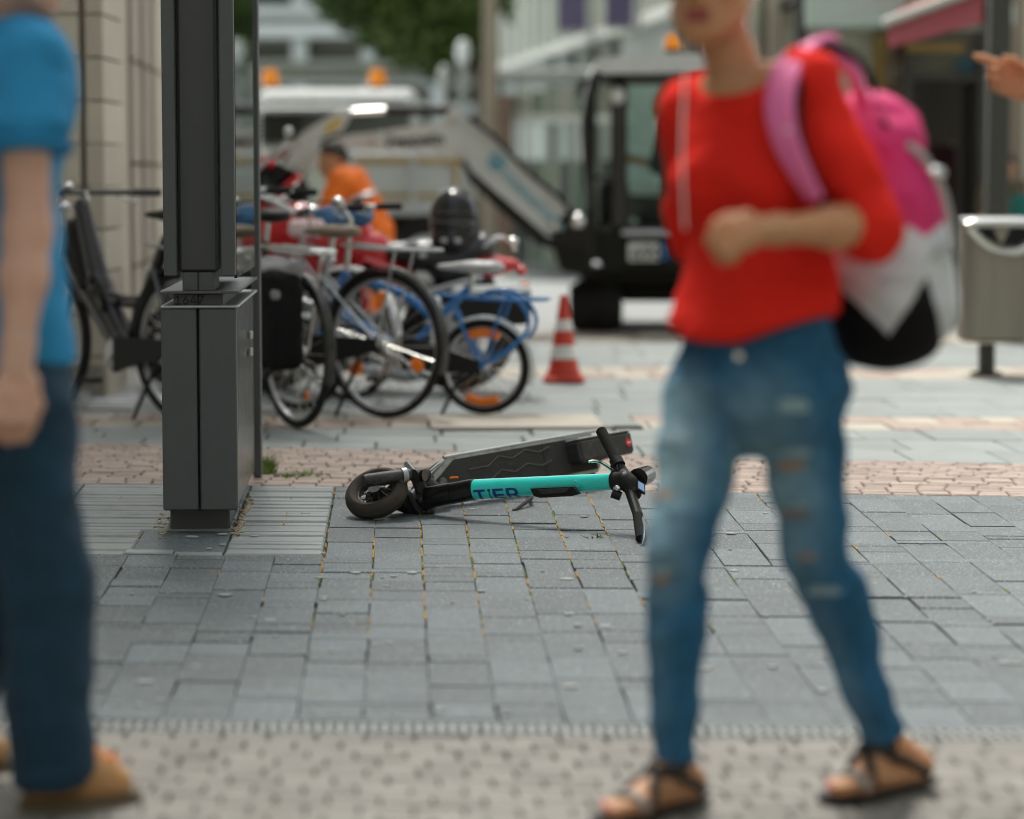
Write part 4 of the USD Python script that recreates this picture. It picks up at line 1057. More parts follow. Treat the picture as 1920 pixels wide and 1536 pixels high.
kA, kB = P(682, 902, 8.73), P(768, 890, 8.80)
part(sc, 'fork_leg', tube([kA, kA + (kB - kA) * .06, kA + (kB - kA) * .9, kB], [.018, .0225, .0225, .021], 16), 'worn_black')
part(sc, 'fork_joint', cyl(kB - unit(kB - kA) * .03, kB - unit(kB - kA) * .012, .0265), 'alu_dirty')
part(sc, 'fork_bridge', join([tube(smoothpath([P(752, 890, 8.79), P(752, 905, 8.77), P(768, 930, 8.80), P(783, 958, 8.84), P(800, 966, 8.88)], 14), .010, 8), tube([P(776, 893, 8.83), P(796, 930, 8.86), P(812, 955, 8.90)], .013, 8)]), 'worn_black')
part(sc, 'steering_head', join([cyl(P(776, 893, 8.82), P(800, 890, 8.86), .024), cyl(P(784, 925, 8.84), P(806, 950, 8.88), .026), cyl(P(783, 900, 8.84), P(802, 948, 8.87), .022), ball(P(790, 937, 8.83), .014), ball(P(806, 958, 8.86), .018)]), 'worn_black')
part(sc, 'clamp_bolt', cyl(P(792, 891, 8.82), P(797, 891, 8.815), .021), 'black_gloss')
part(sc, 'fender_flap', prism([P(757, 868, 8.82), P(762, 865, 8.82), P(784, 890, 8.84), P(772, 896, 8.83), P(763, 890, 8.82)], V(.004, .02, .002)), 'alu_dirty')
part(sc, 'front_fender', blob([('F', P(742, 925, 8.83), P(782, 950, 8.87), .036, .028, V(0, 1, 0), .8), ('C', P(735, 945, 8.86), P(780, 962, 8.88), .016, .015)], .006, .02), 'worn_black')
part(sc, 'kickstand', join([tube([D(.50, -.002, -.02), P(996, 934, 9.05), P(966, 957, 8.93)], [.009, .008, .006], 8), ball(P(964, 958, 8.93), .008, 1)]), 'black_plastic')

# ---------------------------------------------------------------- traffic cone
cg = G(1057, 717)
cn = thing('traffic_cone', 'red and white striped traffic cone on the paving right of the folding bike', 'cone', cg)
part(cn, 'base', cbox(cg + V(0, .02, .018), (.225, .225, .036), .012), 'cone_red')
Hc = .48
rad = lambda z: .088 + (.020 - .088) * (z - .036) / (Hc - .036)
cuts = [.036, .13, .205, .285, .345, Hc]
for i in range(5):
    a, b = cuts[i], cuts[i + 1]
    pr = [(rad(a), a), (rad(b), b)] if i < 4 else [(rad(a), a), (rad(b - .015), b - .015), (rad(b) * .8, b), (0, b)]
    if i % 2: pr = [(r + .0015, z) for r, z in pr]; pr = [(pr[0][0] - .003, a)] + pr + [(pr[-1][0] - .003, b)]
    part(cn, 'sleeve' if i % 2 else 'cone', revolve(pr, cg + V(0, .02, 0), n=32), 'cone_white' if i % 2 else 'cone_red')
part(cn, 'collar', revolve([(.094, .036), (.094, .058), (.088, .064)], cg + V(0, .02, 0), n=32), 'cone_red')

# ---------------------------------------------------------------- litter bin at the right
bg = G(1850, 704); yb = bg[1]
bn = thing('litter_bin', 'brown-grey metal litter bin with a chrome loop opening on a post at the right edge', 'bin', bg)
part(bn, 'post', cyl(bg, P(1850, 645, yb), .048), 'post_dark'); part(bn, 'post_base', cyl(bg, bg + V(0, 0, .02), .09), 'post_dark')
bx0, bx1 = P(1797, 640, yb), P(1932, 640, yb)
cx = (bx0[0] + bx1[0]) / 2; hw_ = (bx1[0] - bx0[0]) / 2
zt, zb = P(1850, 414, yb)[2], P(1850, 640, yb)[2]
an = np.linspace(0, 2 * np.pi, 48, endpoint=False)
sup = lambda r, z: np.c_[cx + np.sign(np.cos(an)) * np.abs(np.cos(an)) ** .45 * r, yb + np.sign(np.sin(an)) * np.abs(np.sin(an)) ** .45 * r * .8, np.full(48, z)]
def loft(rings):
    n = len(rings[0]); v = np.vstack(rings); f = []
    for k in range(len(rings) - 1):
        i = np.arange(n); j = (i + 1) % n; f.append(np.c_[k * n + i, k * n + j, k * n + n + j, k * n + n + i])
    return v, np.vstack(f)
part(bn, 'body', loft([sup(.02, zb), sup(hw_ - .02, zb), sup(hw_, zb + .02), sup(hw_ + .003, zt - .03), sup(hw_, zt), sup(hw_ - .02, zt + .005)]), 'bin_steel')
part(bn, 'lid', loft([sup(hw_ + .005, zt - .005), sup(hw_ + .006, zt + .012), sup(hw_ * .9, zt + .022), sup(.02, zt + .024)]), 'dull_alu')
yf = yb - hw_ * .8 - .012
lp = [P(a, b, yf) for a, b in ((1815, 420), (1838, 448), (1872, 470), (1905, 472), (1935, 455), (1950, 425))]
pth = np.vstack([smoothpath(lp, 24), smoothpath([P(1945, 421, yf), P(1880, 419, yf), P(1822, 420, yf)], 10)])
part(bn, 'opening_rim', tube(pth, .024, 10, closed=True), 'steel')
part(bn, 'opening', prism([P(a, b, yf + .010) for a, b in ((1826, 424), (1848, 446), (1878, 462), (1908, 462), (1930, 446), (1940, 424))], V(0, .006, 0)), 'dark_gap', smooth=False)
# ---------------------------------------------------------------- bicycles
def wheel(parent, name, c, ax, R, tr, tyrem='rubber', rimm='dull_alu', spokes=28, refl=0):
    w = sub(parent, name)
    u, v, _ = frame(ax)
    part(w, 'tyre', torus(c, ax, R - tr, tr, 48, 8), tyrem)
    part(w, 'rim', revolve([(R - tr * 1.7, -tr * .5), (R - tr * 1.7, tr * .5), (R - tr * 2.4, tr * .3), (R - tr * 2.5, -tr * .3), (R - tr * 1.7, -tr * .5)], c, ax, 48), rimm)
    s = []
    for i in range(spokes):
        a = i * 2 * math.pi / spokes; b = a + (.5 if i % 2 else -.5)
        s.append(tube([c + ax * (.028 if i % 4 < 2 else -.028) + (u * math.cos(b) + v * math.sin(b)) * .02, c + (u * math.cos(a) + v * math.sin(a)) * (R - tr * 2.3)], .0018, 4))
    part(w, 'spokes', join(s), 'steel'); part(w, 'hub', cyl(c - ax * .045, c + ax * .045, .02), 'steel')
    return w, u, v
def arc(c, f, r, a0, a1, n=20): return [c + f * (r * math.cos(a)) + V(0, 0, 1) * (r * math.sin(a)) for a in np.radians(np.linspace(a0, a1, n))]
def bike(label, rear, front, R, fm, tyre=.019, bar_h=1.08, seat_h=.95, seatm='black_plastic', rackm='dull_alu', fenderm='bike_black', step=True, small=False, fat=.016, rack=True, seat_s=None, hbm='steel', bar_back=.27, group='bicycles parked in a row', gripm='rubber', saddle=True, fend_w=.028):
    rear, front = np.asarray(rear, float), np.asarray(front, float)
    f = unit((front - rear) * V(1, 1, 0)); l = V(-f[1], f[0], 0); wb = np.linalg.norm((front - rear)[:2])
    t = thing('bicycle', label, 'bicycle', rear, group)
    Z = V(0, 0, 1)
    B = lambda s, h, o=0.0: rear + f * s + Z * h + l * o
    rc, fc = B(0, R), B(wb, R)
    wheels = [wheel(t, 'rear_wheel', rc, l, R, tyre), wheel(t, 'front_wheel', fc, l, R, tyre)]
    bb = B(wb * .42, .29); ss = seat_s if seat_s is not None else wb * .42 - .13 * (seat_h - .3) / .6; st = B(ss, seat_h - .10); hd0, hd1 = B(wb - .17, R * 2 + .04), B(wb - .24, R * 2 + .22)
    tubes = [tube([bb, hd0], fat * 1.3, 10), tube([bb, st], fat, 10), tube([hd0, hd1], fat * 1.2, 10)]
    tubes.append(tube(smoothpath([hd1 - Z * .05, B(wb * .62, .62 if step else seat_h - .2), (bb + st) / 2 + Z * (-.02 if step else .16)], 14), fat, 10))
    for o in (-.05, .05):
        tubes += [tube([B(wb * .42, .29, o * .6), B(0, R, o)], fat * .6, 8), tube([st * .75 + bb * .25 + l * o * .4, B(0, R, o)], fat * .5, 8)]
    part(t, 'frame', join(tubes), fm)
    part(t, 'fork', join([tube(smoothpath([hd0 + l * o * .3, hd0 + l * o - Z * .06, B(wb - .03, R * 1.2, o), B(wb, R, o)], 10), fat * .75, 8) for o in (-.05, .05)]), fm)
    cr = part(t, 'crank', join([cyl(bb - l * .06, bb + l * .06, .02), tube([bb + l * .07, bb + l * .07 + f * .11 - Z * .12], .009, 8), tube([bb - l * .07, bb - l * .07 - f * .11 + Z * .12], .009, 8)]), 'steel')
    part(cr, 'chainring', cyl(bb + l * .045, bb + l * .05, .085, n=24), 'steel')
    for o, q in ((.11, f * .11 - Z * .12), (-.11, -f * .11 + Z * .12)): part(t, 'pedal', cbox(bb + l * o + q, (.09, .08, .022), .005, np.c_[f, l, Z]), 'black_plastic')
    part(t, 'chain_guard', prism([bb + l * .055 + Z * .09, bb + l * .055 - Z * .08, rc + l * .055 - Z * .03, rc + l * .055 + Z * .03], l * .01), 'black_plastic')
    if saddle:
        part(t, 'seat_post', cyl(st - Z * .02, B(ss - .02, seat_h - .03), .014), 'steel')
        sx = B(ss - .03, seat_h)
        part(t, 'saddle', blob([('F', sx - f * .07, sx + f * .02, .075, .055, Z, .42), ('F', sx, sx + f * .17, .05, .022, Z, .6)], .010, .03), seatm)
    hb = B(wb - bar_back, bar_h)
    part(t, 'stem', tube([hd1, hd1 + (hb - hd1) * .8, hb + f * .05], .013, 8), 'steel')
    bp = smoothpath([hb - f * .16 + l * .29, hb - f * .06 + l * .22, hb + f * .05 + l * .08, hb + f * .05 - l * .08, hb - f * .06 - l * .22, hb - f * .16 - l * .29], 30)
    part(t, 'handlebar', tube(bp, .0125, 8), hbm)
    for a, b in ((0, 5), (29, 24)): part(t, 'grip', tube([bp[a], bp[(a + b) // 2], bp[b]], .017, 10), gripm)
    for a in (7, 22): part(t, 'brake_lever', tube([bp[a], bp[a] + f * .05 - Z * .02, bp[a - 4 if a < 15 else a + 4] + f * .06 - Z * .05], .006, 6), 'steel')
    part(t, 'bell', ball(bp[10] + Z * .03, (.03, .03, .022)), 'chrome')
    part(t, 'brake_cable', tube(smoothpath([bp[7], hb + f * .22 - Z * .05, hd0 + f * .06, fc + Z * R * .8], 16), .004, 5), 'black_plastic')
    part(t, 'headlight', ball(hd1 + f * .09 + Z * .06, (.035, .035, .03)), 'chrome')
    for c, a0, a1, nm in ((rc, 20, 200, 'fender'), (fc, -10, 150, 'fender')):
        pts = arc(c, f, R + .018, a0 if c is rc else a0 + 20, a1)
        v = []
        for p in pts: r = unit(p - c); v += [p - l * fend_w - r * .012, p - l * fend_w * .6 + r * .004, p + l * fend_w * .6 + r * .004, p + l * fend_w - r * .012]
        v = np.array(v); fa = []
        for i in range(len(pts) - 1):
            for j in range(3): fa.append([i * 4 + j, i * 4 + j + 1, i * 4 + j + 5, i * 4 + j + 4])
        part(t, nm, (v, np.array(fa)), fenderm)
    if rack:
        bold = .0095
        rh = R * 2 + .10
        rr_ = [tube(smoothpath([B(.22, rh + .02, o * .7), B(.12, rh + .01, o), B(-.26, rh, o), B(-.31, rh, o * .6)], 14), .0075, 8) for o in (-.07, .07)]
        rr_ += [tube([B(-.31, rh, -.042), B(-.315, rh, 0), B(-.31, rh, .042)], .0075, 8)] + [tube([B(s, rh, -.07), B(s, rh, .07)], .005, 6) for s in (-.2, -.08, .05)] + [tube([B(-.12, rh, o), B(0, R, o * .85)], .006, 6) for o in (-.07, .07)]
        part(t, 'rack', join(rr_), rackm)
    part(t, 'kickstand', tube([B(.10, R * .8, .07), B(.16, .012, .17)], .009, 6), 'black_plastic')
    return t, B, f, l, wheels, rc, fc
def reflectors(w, R, pos, ax, big=False):
    for a in pos:
        wp, u, v = w; 
        c = None
    return
def spoke_reflector(wtuple, c, ax, ang, r, size=.03):
    wp, u, v = wtuple; f_ = unit(np.cross(V(0, 0, 1), ax)); z = V(0, 0, 1)
    d = f_ * math.cos(ang) + z * math.sin(ang)
    part(wp, 'reflector', blob([('F', c + d * (r - size * .3), c + d * (r + size * .3), size, size, ax, .35)], .007, .01), 'orange_reflector')
def bar_reflector(wtuple, c, ax, a0, a1, r, m='orange_reflector', w=.022):
    wp = wtuple[0]; f_ = unit(np.cross(V(0, 0, 1), ax)); pts = arc(c, f_, r, a0, a1, 9)
    part(wp, 'reflector' if m == 'orange_reflector' else 'tyre_stripe', tube(pts, w, 8), m)

def fwd(deg): return V(-math.cos(math.radians(deg)), math.sin(math.radians(deg)), 0)
# 1: black bicycle with the black pannier right of the column
r1 = G(556, 803)
b1 = bike('black bicycle with bulging black pannier bags just right of the display column', r1, r1 + fwd(60) * 1.08, .345, 'bike_black', bar_h=1.06, rackm='steel')
t, B, f, l, ws, rc, fc = b1
for s in (1,):
    part(t, 'pannier', blob([('B', B(-.05, .50, s * .15), V(.20, .085, .22), np.array([f, l, V(0, 0, 1)]), .05)], .015, .03, fold=.012, seed=3), 'bag_black')
part(t, 'pannier_buckle', cbox(B(-.05, .42, .24), (.05, .02, .10), .006, np.c_[f, l, V(0, 0, 1)]), 'worn_black')
for c, w in ((rc, ws[0]),): spoke_reflector(w, c, l, math.radians(-60), .22, .02)
gl_ = solo('grey_jacket', blob([('C', B(-.20, .72, .10), B(.08, .73, .10), .05, .045), ('C', B(-.15, .70, .17), B(.02, .70, .18), .045, .04), ('C', B(-.22, .62, .20), B(-.16, .70, .14), .03, .04)], .015, .05, fold=.022, fs=14, seed=5), 'grey_cloth', 'crumpled grey jacket tucked under the rack bars of the black bicycle', 'jacket')
part(t, 'rack_bar', join([tube([B(.25, .81, o), B(-.28, .80, o)], .011, 8) for o in (-.06, .0, .06)] + [tube([B(-.28, .80, -.06), B(-.31, .80, 0), B(-.28, .80, .06)], .011, 8)]), 'steel')
# 2: silver city bike, rear wheel in the middle
r2 = G(722, 784)
b2 = bike('silver city bike with big rear wheel and grey tubular carrier, in the middle', r2, r2 + fwd(36) * 1.08, .345, 'dull_alu', bar_h=1.05, fenderm='bike_black', seatm='saddle_brown', seat_h=.87)
t, B, f, l, ws, rc, fc = b2
for a in (95, 215, 335): spoke_reflector(ws[0], rc, l, math.radians(a), .21, .033)
bar_reflector(ws[0], rc, l, 235, 300, .315, 'bike_white', .012)
# 3: blue folding bike
r3 = G(907, 777)
b3 = bike('blue folding bicycle with small wheels and grey saddle at the right end of the row', r3, r3 + fwd(14) * .92, .225, 'bike_blue', bar_h=.98, seat_h=.70, seat_s=.07, seatm='saddle_grey', rackm='bike_blue', fenderm='dull_alu', fat=.020, fend_w=.032)
t, B, f, l, ws, rc, fc = b3
bar_reflector(ws[0], rc, l, 62, 118, .165); bar_reflector(ws[0], rc, l, 240, 296, .165)
part(t, 'rack_stay', join([tube(smoothpath([B(.0, .56, o), B(-.2, .53, o), B(-.24, .44, o), B(-.17, .34, o), B(0, .225, o)], 16), .010, 8) for o in (-.075, .075)]), 'bike_blue')
part(t, 'rear_panel', cbox(B(.235, .42, 0), (.04, .07, .28), .015, np.c_[f, l, V(0, 0, 1)]), 'bike_white')
# 4: front wheel and bars of another bike behind the panniers
r4 = G(640, 770) + V(0, .55, 0)
b4 = bike('grey bicycle mostly hidden between the silver city bike and the red motorcycle', r4, r4 + fwd(40) * 1.06, .33, 'dull_alu', bar_h=1.06, saddle=False, rack=False, fenderm='bike_white')
t, B, f, l, ws, rc, fc = b4
bar_reflector(ws[1], fc, l, 230, 300, .30, 'bike_white', .012)
# 0: black e-bike behind the column
re = G(345, 792); fr = V(P(88, 700, re[1] + .74)[0], re[1] + .74, .09)
b0 = bike('black step-through e-bike leaning by the limestone house, left of the display column', re, fr, .35, 'bike_black', tyre=.024, bar_h=1.05, fat=.030, fenderm='bike_black', gripm='worn_black', hbm='worn_black', bar_back=.38, seat_s=.10, group=None, fend_w=.036)
t, B, f, l, ws, rc, fc = b0
part(t, 'battery', blob([('C', B(.80, .86), B(.72, .62), .06, .05)], .012, .03), 'black_plastic')
part(t, 'frame_lock', tube(smoothpath([B(.62, .62, .05), B(.56, .66, .08), B(.50, .58, .08), B(.52, .50, .06)], 12), .014, 8), 'black_plastic')
part(t, 'down_tube_cover', blob([('C', B(.76, .98), B(.62, .60), .042, .058), ('C', B(.62, .60), B(.42, .34), .058, .055), ('C', B(.42, .34), B(.2, .3), .055, .035)], .012, .03), 'bike_black')

# ---------------------------------------------------------------- red motorcycle, helmet, second motorbike's bars, bags
YM = 13.75
mg = .09
mo = thing('motorcycle', 'red motorcycle with black seat and grey side case parked behind the bicycles', 'motorcycle', V(P(720, 738, YM)[0], YM, mg))
M_ = lambda x, y, o=0.0: P(x, y, YM + o)
for nm, x in (('front_wheel', 505), ('rear_wheel', 858)):
    c = V(M_(x, 600)[0], YM, mg + .30); w = sub(mo, nm)
    part(w, 'tyre', torus(c, V(0, 1, 0), .245, .055, 40, 10), 'rubber'); part(w, 'rim', torus(c, V(0, 1, 0), .185, .018, 32, 8), 'worn_black')
    part(w, 'disc', cyl(c - V(0, .06, 0), c - V(0, .055, 0), .12, n=24), 'steel'); part(w, 'hub', cyl(c - V(0, .06, 0), c + V(0, .06, 0), .045), 'worn_black')
    s = [tube([c + V(math.cos(a), 0, math.sin(a)) * .04, c + V(math.cos(a), 0, math.sin(a)) * .18], .014, 6) for a in np.arange(5) * 2 * np.pi / 5]
    part(w, 'spokes', join(s), 'worn_black')
part(mo, 'engine', join([cbox(M_(680, 640), (.42, .34, .30), .05), cbox(M_(640, 570), (.22, .30, .22), .05), cyl(M_(690, 660, -.2), M_(690, 660, .2), .1)]), 'machine_dark')
part(mo, 'swing_arm', join([tube([M_(720, 640, -.12), M_(858, 628, -.12)], .03, 8), tube([M_(720, 640, .12), M_(858, 628, .12)], .03, 8)]), 'worn_black')
part(mo, 'exhaust', tube([M_(640, 600, -.2), M_(660, 690, -.22), M_(760, 700, -.22), M_(905, 672, -.24)], [.022, .026, .05, .055], 12), 'dull_alu')
part(mo, 'fork', join([tube([M_(560, 420, o), M_(505, 628, o)], .027, 10) for o in (-.09, .09)]), 'dull_alu')
part(mo, 'fairing', blob([('F', M_(465, 440, .05), M_(560, 440, 0), .13, .17, V(0, 1, 0), .9), ('F', M_(560, 450), M_(650, 450), .16, .15, V(0, 1, 0), .8), ('F', M_(600, 500), M_(660, 560), .13, .1, V(0, 1, 0), .8)], .016, .05), 'moto_red')
part(mo, 'tank', blob([('F', M_(618, 452), M_(700, 470), .125, .10, V(0, 1, 0), 1.0)], .014, .04), 'moto_red')
part(mo, 'side_panel', blob([('F', M_(690, 500), M_(760, 520), .085, .06, V(0, 1, 0), 1.6)], .014, .04), 'moto_red')
part(mo, 'seat', blob([('F', M_(715, 470), M_(790, 478), .045, .075, V(0, 1, 0), 1.5), ('F', M_(790, 480), M_(905, 462), .085, .075, V(0, 1, 0), 1.5), ('F', M_(835, 505), M_(900, 505), .09, .08, V(0, 1, 0), 1.3)], .013, .04), 'seat_vinyl')
part(mo, 'tail', blob([('F', M_(905, 500), M_(962, 497), .075, .035, V(0, 1, 0), 1.7)], .012, .03), 'moto_red')
part(mo, 'tail_light', ball(M_(978, 508), (.028, .05, .03)), 'moto_red'); part(mo, 'indicator', ball(M_(984, 536, -.1), (.025, .02, .02)), 'orange_reflector')
part(mo, 'indicator', ball(M_(962, 452, -.12), (.030, .02, .02)), 'chrome'); part(mo, 'grab_rail', tube(smoothpath([M_(905, 462, -.14), M_(950, 448, -.14), M_(965, 470, -.12)], 12), .012, 8), 'chrome')
sc_ = part(mo, 'side_case', cbox(M_(922, 575, -.36), (.40, .20, .18), .03), 'black_plastic')
part(sc_, 'case_rim', join([cbox(M_(922, 545, -.36), (.415, .215, .035), .015)]), 'pannier_lid'); part(sc_, 'case_lid', cbox(M_(922, 538, -.36), (.38, .19, .012), .005), 'dull_alu')
part(mo, 'rear_fender', blob([('C', M_(905, 530), M_(945, 600), .06, .045)], .012, .02), 'black_plastic')
part(mo, 'handlebar', tube(smoothpath([M_(555, 402, -.36), M_(575, 395, -.2), M_(585, 402, 0), M_(575, 395, .2), M_(560, 402, .36)], 24), .013, 8), 'steel')
for o in (-.36, .36): part(mo, 'grip', tube([M_(558, 402, o), M_(575, 396, o * .62)], .02, 10), 'rubber')
part(mo, 'mirror', join([tube([M_(580, 396, -.18), M_(640, 392, -.3), M_(668, 383, -.3)], .009, 6), cbox(M_(672, 378, -.3), (.05, .03, .035), .01)]), 'black_plastic')
part(mo, 'headlight', ball(M_(448, 430), (.05, .09, .08)), 'chrome')
part(mo, 'windscreen', prism([M_(498, 395), M_(480, 330), M_(500, 322), M_(530, 395)], V(0, .2, 0)), 'panel_glass')
part(mo, 'frame_tube', tube([M_(905, 520, -.2), M_(760, 560, -.18), M_(690, 600, -.16)], .018, 8), 'dull_alu')
part(mo, 'badge', torus(M_(580, 468, -.15), V(0, 1, 0), .032, .006, 20, 6), 'chrome')
hc = M_(852, 418)
he = thing('helmet', 'glossy black full-face helmet resting on the motorcycle seat', 'helmet', hc - V(0, 0, .15))
part(he, 'shell', blob([('E', hc + V(0, 0, .03), V(.132, .15, .155), np.eye(3)), ('E', hc + V(-.01, -.05, -.09), V(.112, .115, .085), np.eye(3)), ('E', hc + V(.01, .04, -.06), V(.122, .10, .10), np.eye(3))], .008, .05), 'black_gloss')
part(he, 'visor', blob([('E', hc + V(-.005, -.012, -.005), V(.131, .152, .068), np.eye(3))], .007, .02, cut=lambda p: p[:, 1] - (hc[1] - .03)), 'seat_vinyl')
part(he, 'visor_trim', tube([hc + V(.128 * math.sin(a), -.148 * math.cos(a) - .006, .055) for a in np.linspace(-1.0, 1.0, 14)], .006, 6), 'worn_black')
for x in (-.05, .02): part(he, 'vent', cbox(hc + V(x, -.163, -.09), (.035, .014, .026), .006), 'dull_alu')
# red scooter windshield and pale bars behind the column
rs = thing('red_moped', 'red moped with a raised front shield and white handlebar, beside the display column', 'moped', V(P(470, 738, 14.0)[0], 14.0, mg))
Q = lambda x, y, o=0.0: P(x, y, 14.0 + o)
part(rs, 'leg_shield', prism([Q(448, 440), Q(470, 430), Q(560, 336), Q(556, 322), Q(540, 326), Q(488, 372), Q(448, 395)], V(0, .28, 0)), 'moto_red')
part(rs, 'shield_edge', tube([Q(448, 335, -.02), Q(500, 300, -.02), Q(512, 312, -.02)], .03, 8), 'moto_red')
part(rs, 'dark_screen', prism([Q(450, 345), Q(505, 302), Q(556, 324), Q(500, 372), Q(450, 400)], V(0, .1, 0)), 'black_plastic')
part(rs, 'body', blob([('F', Q(400, 480), Q(480, 450), .16, .14, V(0, 1, 0), 1.0), ('F', Q(380, 560), Q(420, 500), .16, .14, V(0, 1, 0), 1.0)], .018, .05), 'moto_red')
for x in (330, 500):
    c = V(Q(x, 640)[0], 14.0, mg + .22); w = sub(rs, 'wheel'); part(w, 'tyre', torus(c, V(0, 1, 0), .17, .05, 32, 8), 'rubber'); part(w, 'rim', cyl(c - V(0, .03, 0), c + V(0, .03, 0), .12), 'steel')
part(rs, 'floor_board', cbox(Q(420, 610), (.5, .28, .06), .02), 'black_plastic'); part(rs, 'fork', tube([Q(520, 420), Q(500, 655)], .03, 8), 'steel')
part(rs, 'handlebar', tube(smoothpath([Q(462, 346, -.5), Q(500, 368, -.48), Q(540, 393, -.45), Q(560, 402, -.44), Q(588, 398, -.43)], 20), .019, 10), 'bike_white')
part(rs, 'grip', tube([Q(500, 402, -.3), Q(548, 424, -.35)], .018, 10), 'grey_cloth'); part(rs, 'lever', tube(smoothpath([Q(494, 428, -.3), Q(508, 436, -.32), Q(526, 446, -.34)], 8), .013, 8), 'chrome')
part(rs, 'mirror', join([tube([Q(470, 330, -.3), Q(540, 262, -.3)], .013, 6), cbox(Q(541, 248, -.3), (.05, .03, .06), .02)]), 'dull_alu'); part(rs, 'second_mirror', tube([Q(500, 300, .1), Q(560, 268, .1), Q(566, 262, .1)], .022, 8), 'steel')
part(rs, 'indicator', ball(Q(503, 445, -.25), (.04, .03, .035)), 'orange_reflector')
part(rs, 'meter', ball(Q(584, 398, -.3), (.05, .05, .04)), 'chrome')
solo('pink_box', cbox(P(575, 428, 13.3), (.18, .12, .09), .02), 'cloth_pinkwhite', 'small pale pink box strapped in front of the red motorcycle fairing', 'box')
solo('blue_bag', blob([('F', P(610, 408, 13.45), P(680, 405, 13.45), .055, .06, V(0, 1, 0), 1.0)], .012, .03, fold=.012, seed=8), 'cloth_blue', 'blue and white patterned bag lying on the motorcycle handlebar', 'bag')
# ---------------------------------------------------------------- people
I3 = np.eye(3)
def hand_prims(wr, d, n, s, curl, thumb, size=1.0, point=False):
    """wr wrist, d towards the knuckles, n back of the hand, s towards the thumb; curl = bend of each finger (radians per joint)."""
    d, n, s = unit(d), unit(n), unit(s); k = size
    pr = [('F', wr, wr + d * .045 * k, .026 * k, .032 * k, n, .55)]
    base = []
    for i, o in enumerate((.030, .010, -.010, -.028)):
        b = wr + d * (.088, .092, .088, .079)[i] * k + s * o * k
        base.append(b); pr.append(('C', wr + d * .025 * k + s * o * .6 * k, b, .014 * k, .0125 * k))
    Ls = ((.044, .026, .021), (.048, .030, .022), (.045, .028, .021), (.035, .021, .018))
    tips = []
    for i, b in enumerate(base):
        p, a = b, 0.0
        c = curl[i]
        for j, L in enumerate(Ls[i]):
            a += c if np.isscalar(c) else c[j]
            q = p + (d * math.cos(a) - n * math.sin(a)) * L * k
            r0 = (.0102, .0092, .0084)[j] * k * (.88 if i == 3 else 1); r1 = (.0094, .0086, .0074)[j] * k * (.88 if i == 3 else 1)
            pr.append(('C', p, q, r0, r1)); p = q
        tips.append((p, d * math.cos(a) - n * math.sin(a), n * math.cos(a) + d * math.sin(a)))
    t0 = wr + d * .025 * k + s * .026 * k; p = t0
    pr.append(('C', wr + d * .01 * k, t0, .018 * k, .017 * k))
    for (x, y, z), L, r0, r1 in zip(thumb, (.042, .032, .026), (.0155, .0118, .0102), (.0122, .0104, .0086)):
        q = p + unit(d * x + s * y + n * z) * L * k; pr.append(('C', p, q, r0 * k, r1 * k)); dirt_ = unit(q - p); p = q
    tips.append((p, dirt_, s))
    return pr, tips
def head_prims(c, fd, up, k=1.0):
    fd = unit(fd); r = unit(np.cross(fd, up)); u = np.cross(r, fd); R = np.array([r, fd, u])
    q = lambda x, y, z: c + (r * x + fd * y + u * z) * k
    pr = [('E', q(0, -.012, .03), V(.076, .096, .088) * k, R), ('E', q(0, .03, -.045), V(.058, .062, .070) * k, R), ('C', q(0, .072, -.098), q(0, .062, -.085), .022 * k, .03 * k),
          ('C', q(0, .088, .012), q(0, .108, -.028), .010 * k, .0135 * k), ('C', q(.012, .092, -.032), q(-.012, .092, -.032), .009 * k, .009 * k),
          ('C', q(-.035, .074, .026), q(.035, .074, .026), .014 * k, .014 * k), ('E', q(.046, .058, -.022), V(.022, .022, .02) * k, R), ('E', q(-.046, .058, -.022), V(.022, .022, .02) * k, R),
          ('C', q(-.018, .088, -.062), q(.018, .088, -.062), .0075 * k, .0075 * k), ('C', q(-.016, .087, -.073), q(.016, .087, -.073), .008 * k, .008 * k),
          ('C', q(-.05, .02, -.06), q(-.02, .07, -.095), .026 * k, .022 * k), ('C', q(.05, .02, -.06), q(.02, .07, -.095), .026 * k, .022 * k)]
    for s in (-1, 1): pr.append(('F', q(s * .077, -.008, .018), q(s * .074, 0, -.022), .020 * k, .013 * k, r, .35))
    return pr, q, R
def face(t, q, R, k=1.0, lipm='lips'):
    for s in (-1, 1):
        e = part(t, 'eye', ball(q(s * .031, .079, .008), V(.0125, .0125, .011) * k), 'eye_white'); part(e, 'iris', ball(q(s * .031, .0885, .008), V(.006, .004, .006) * k, 1), 'iris')
        part(t, 'eyebrow', tube([q(s * .014, .092, .028), q(s * .032, .088, .034), q(s * .048, .076, .028)], .0032 * k, 6), 'hair')
    part(t, 'lips', blob([('C', q(-.021, .0985, -.0615), q(.021, .0985, -.0615), .0062 * k, .0056 * k), ('C', q(-.017, .0985, -.0735), q(.017, .0985, -.0735), .0076 * k, .0068 * k)], .0025, .004), lipm)
def hairblob(q, R, c, k=1.0, long=False, h=.008):
    pr = [('E', q(0, -.020, .045), V(.084, .098, .088) * k, R), ('E', q(0, -.06, -.01), V(.070, .055, .075) * k, R)]
    if long: pr += [('E', q(0, -.125, .03), V(.04, .045, .045) * k, R)]
    r, f, u = R
    def cut(p): l = (p - c) @ R.T / k; return np.minimum(.055 - l[:, 2] * 1.0 + (l[:, 1] - .02) * .9, .9) * .7
    return blob(pr, h, .03, cut=cut, fold=.006, fs=30, seed=2)

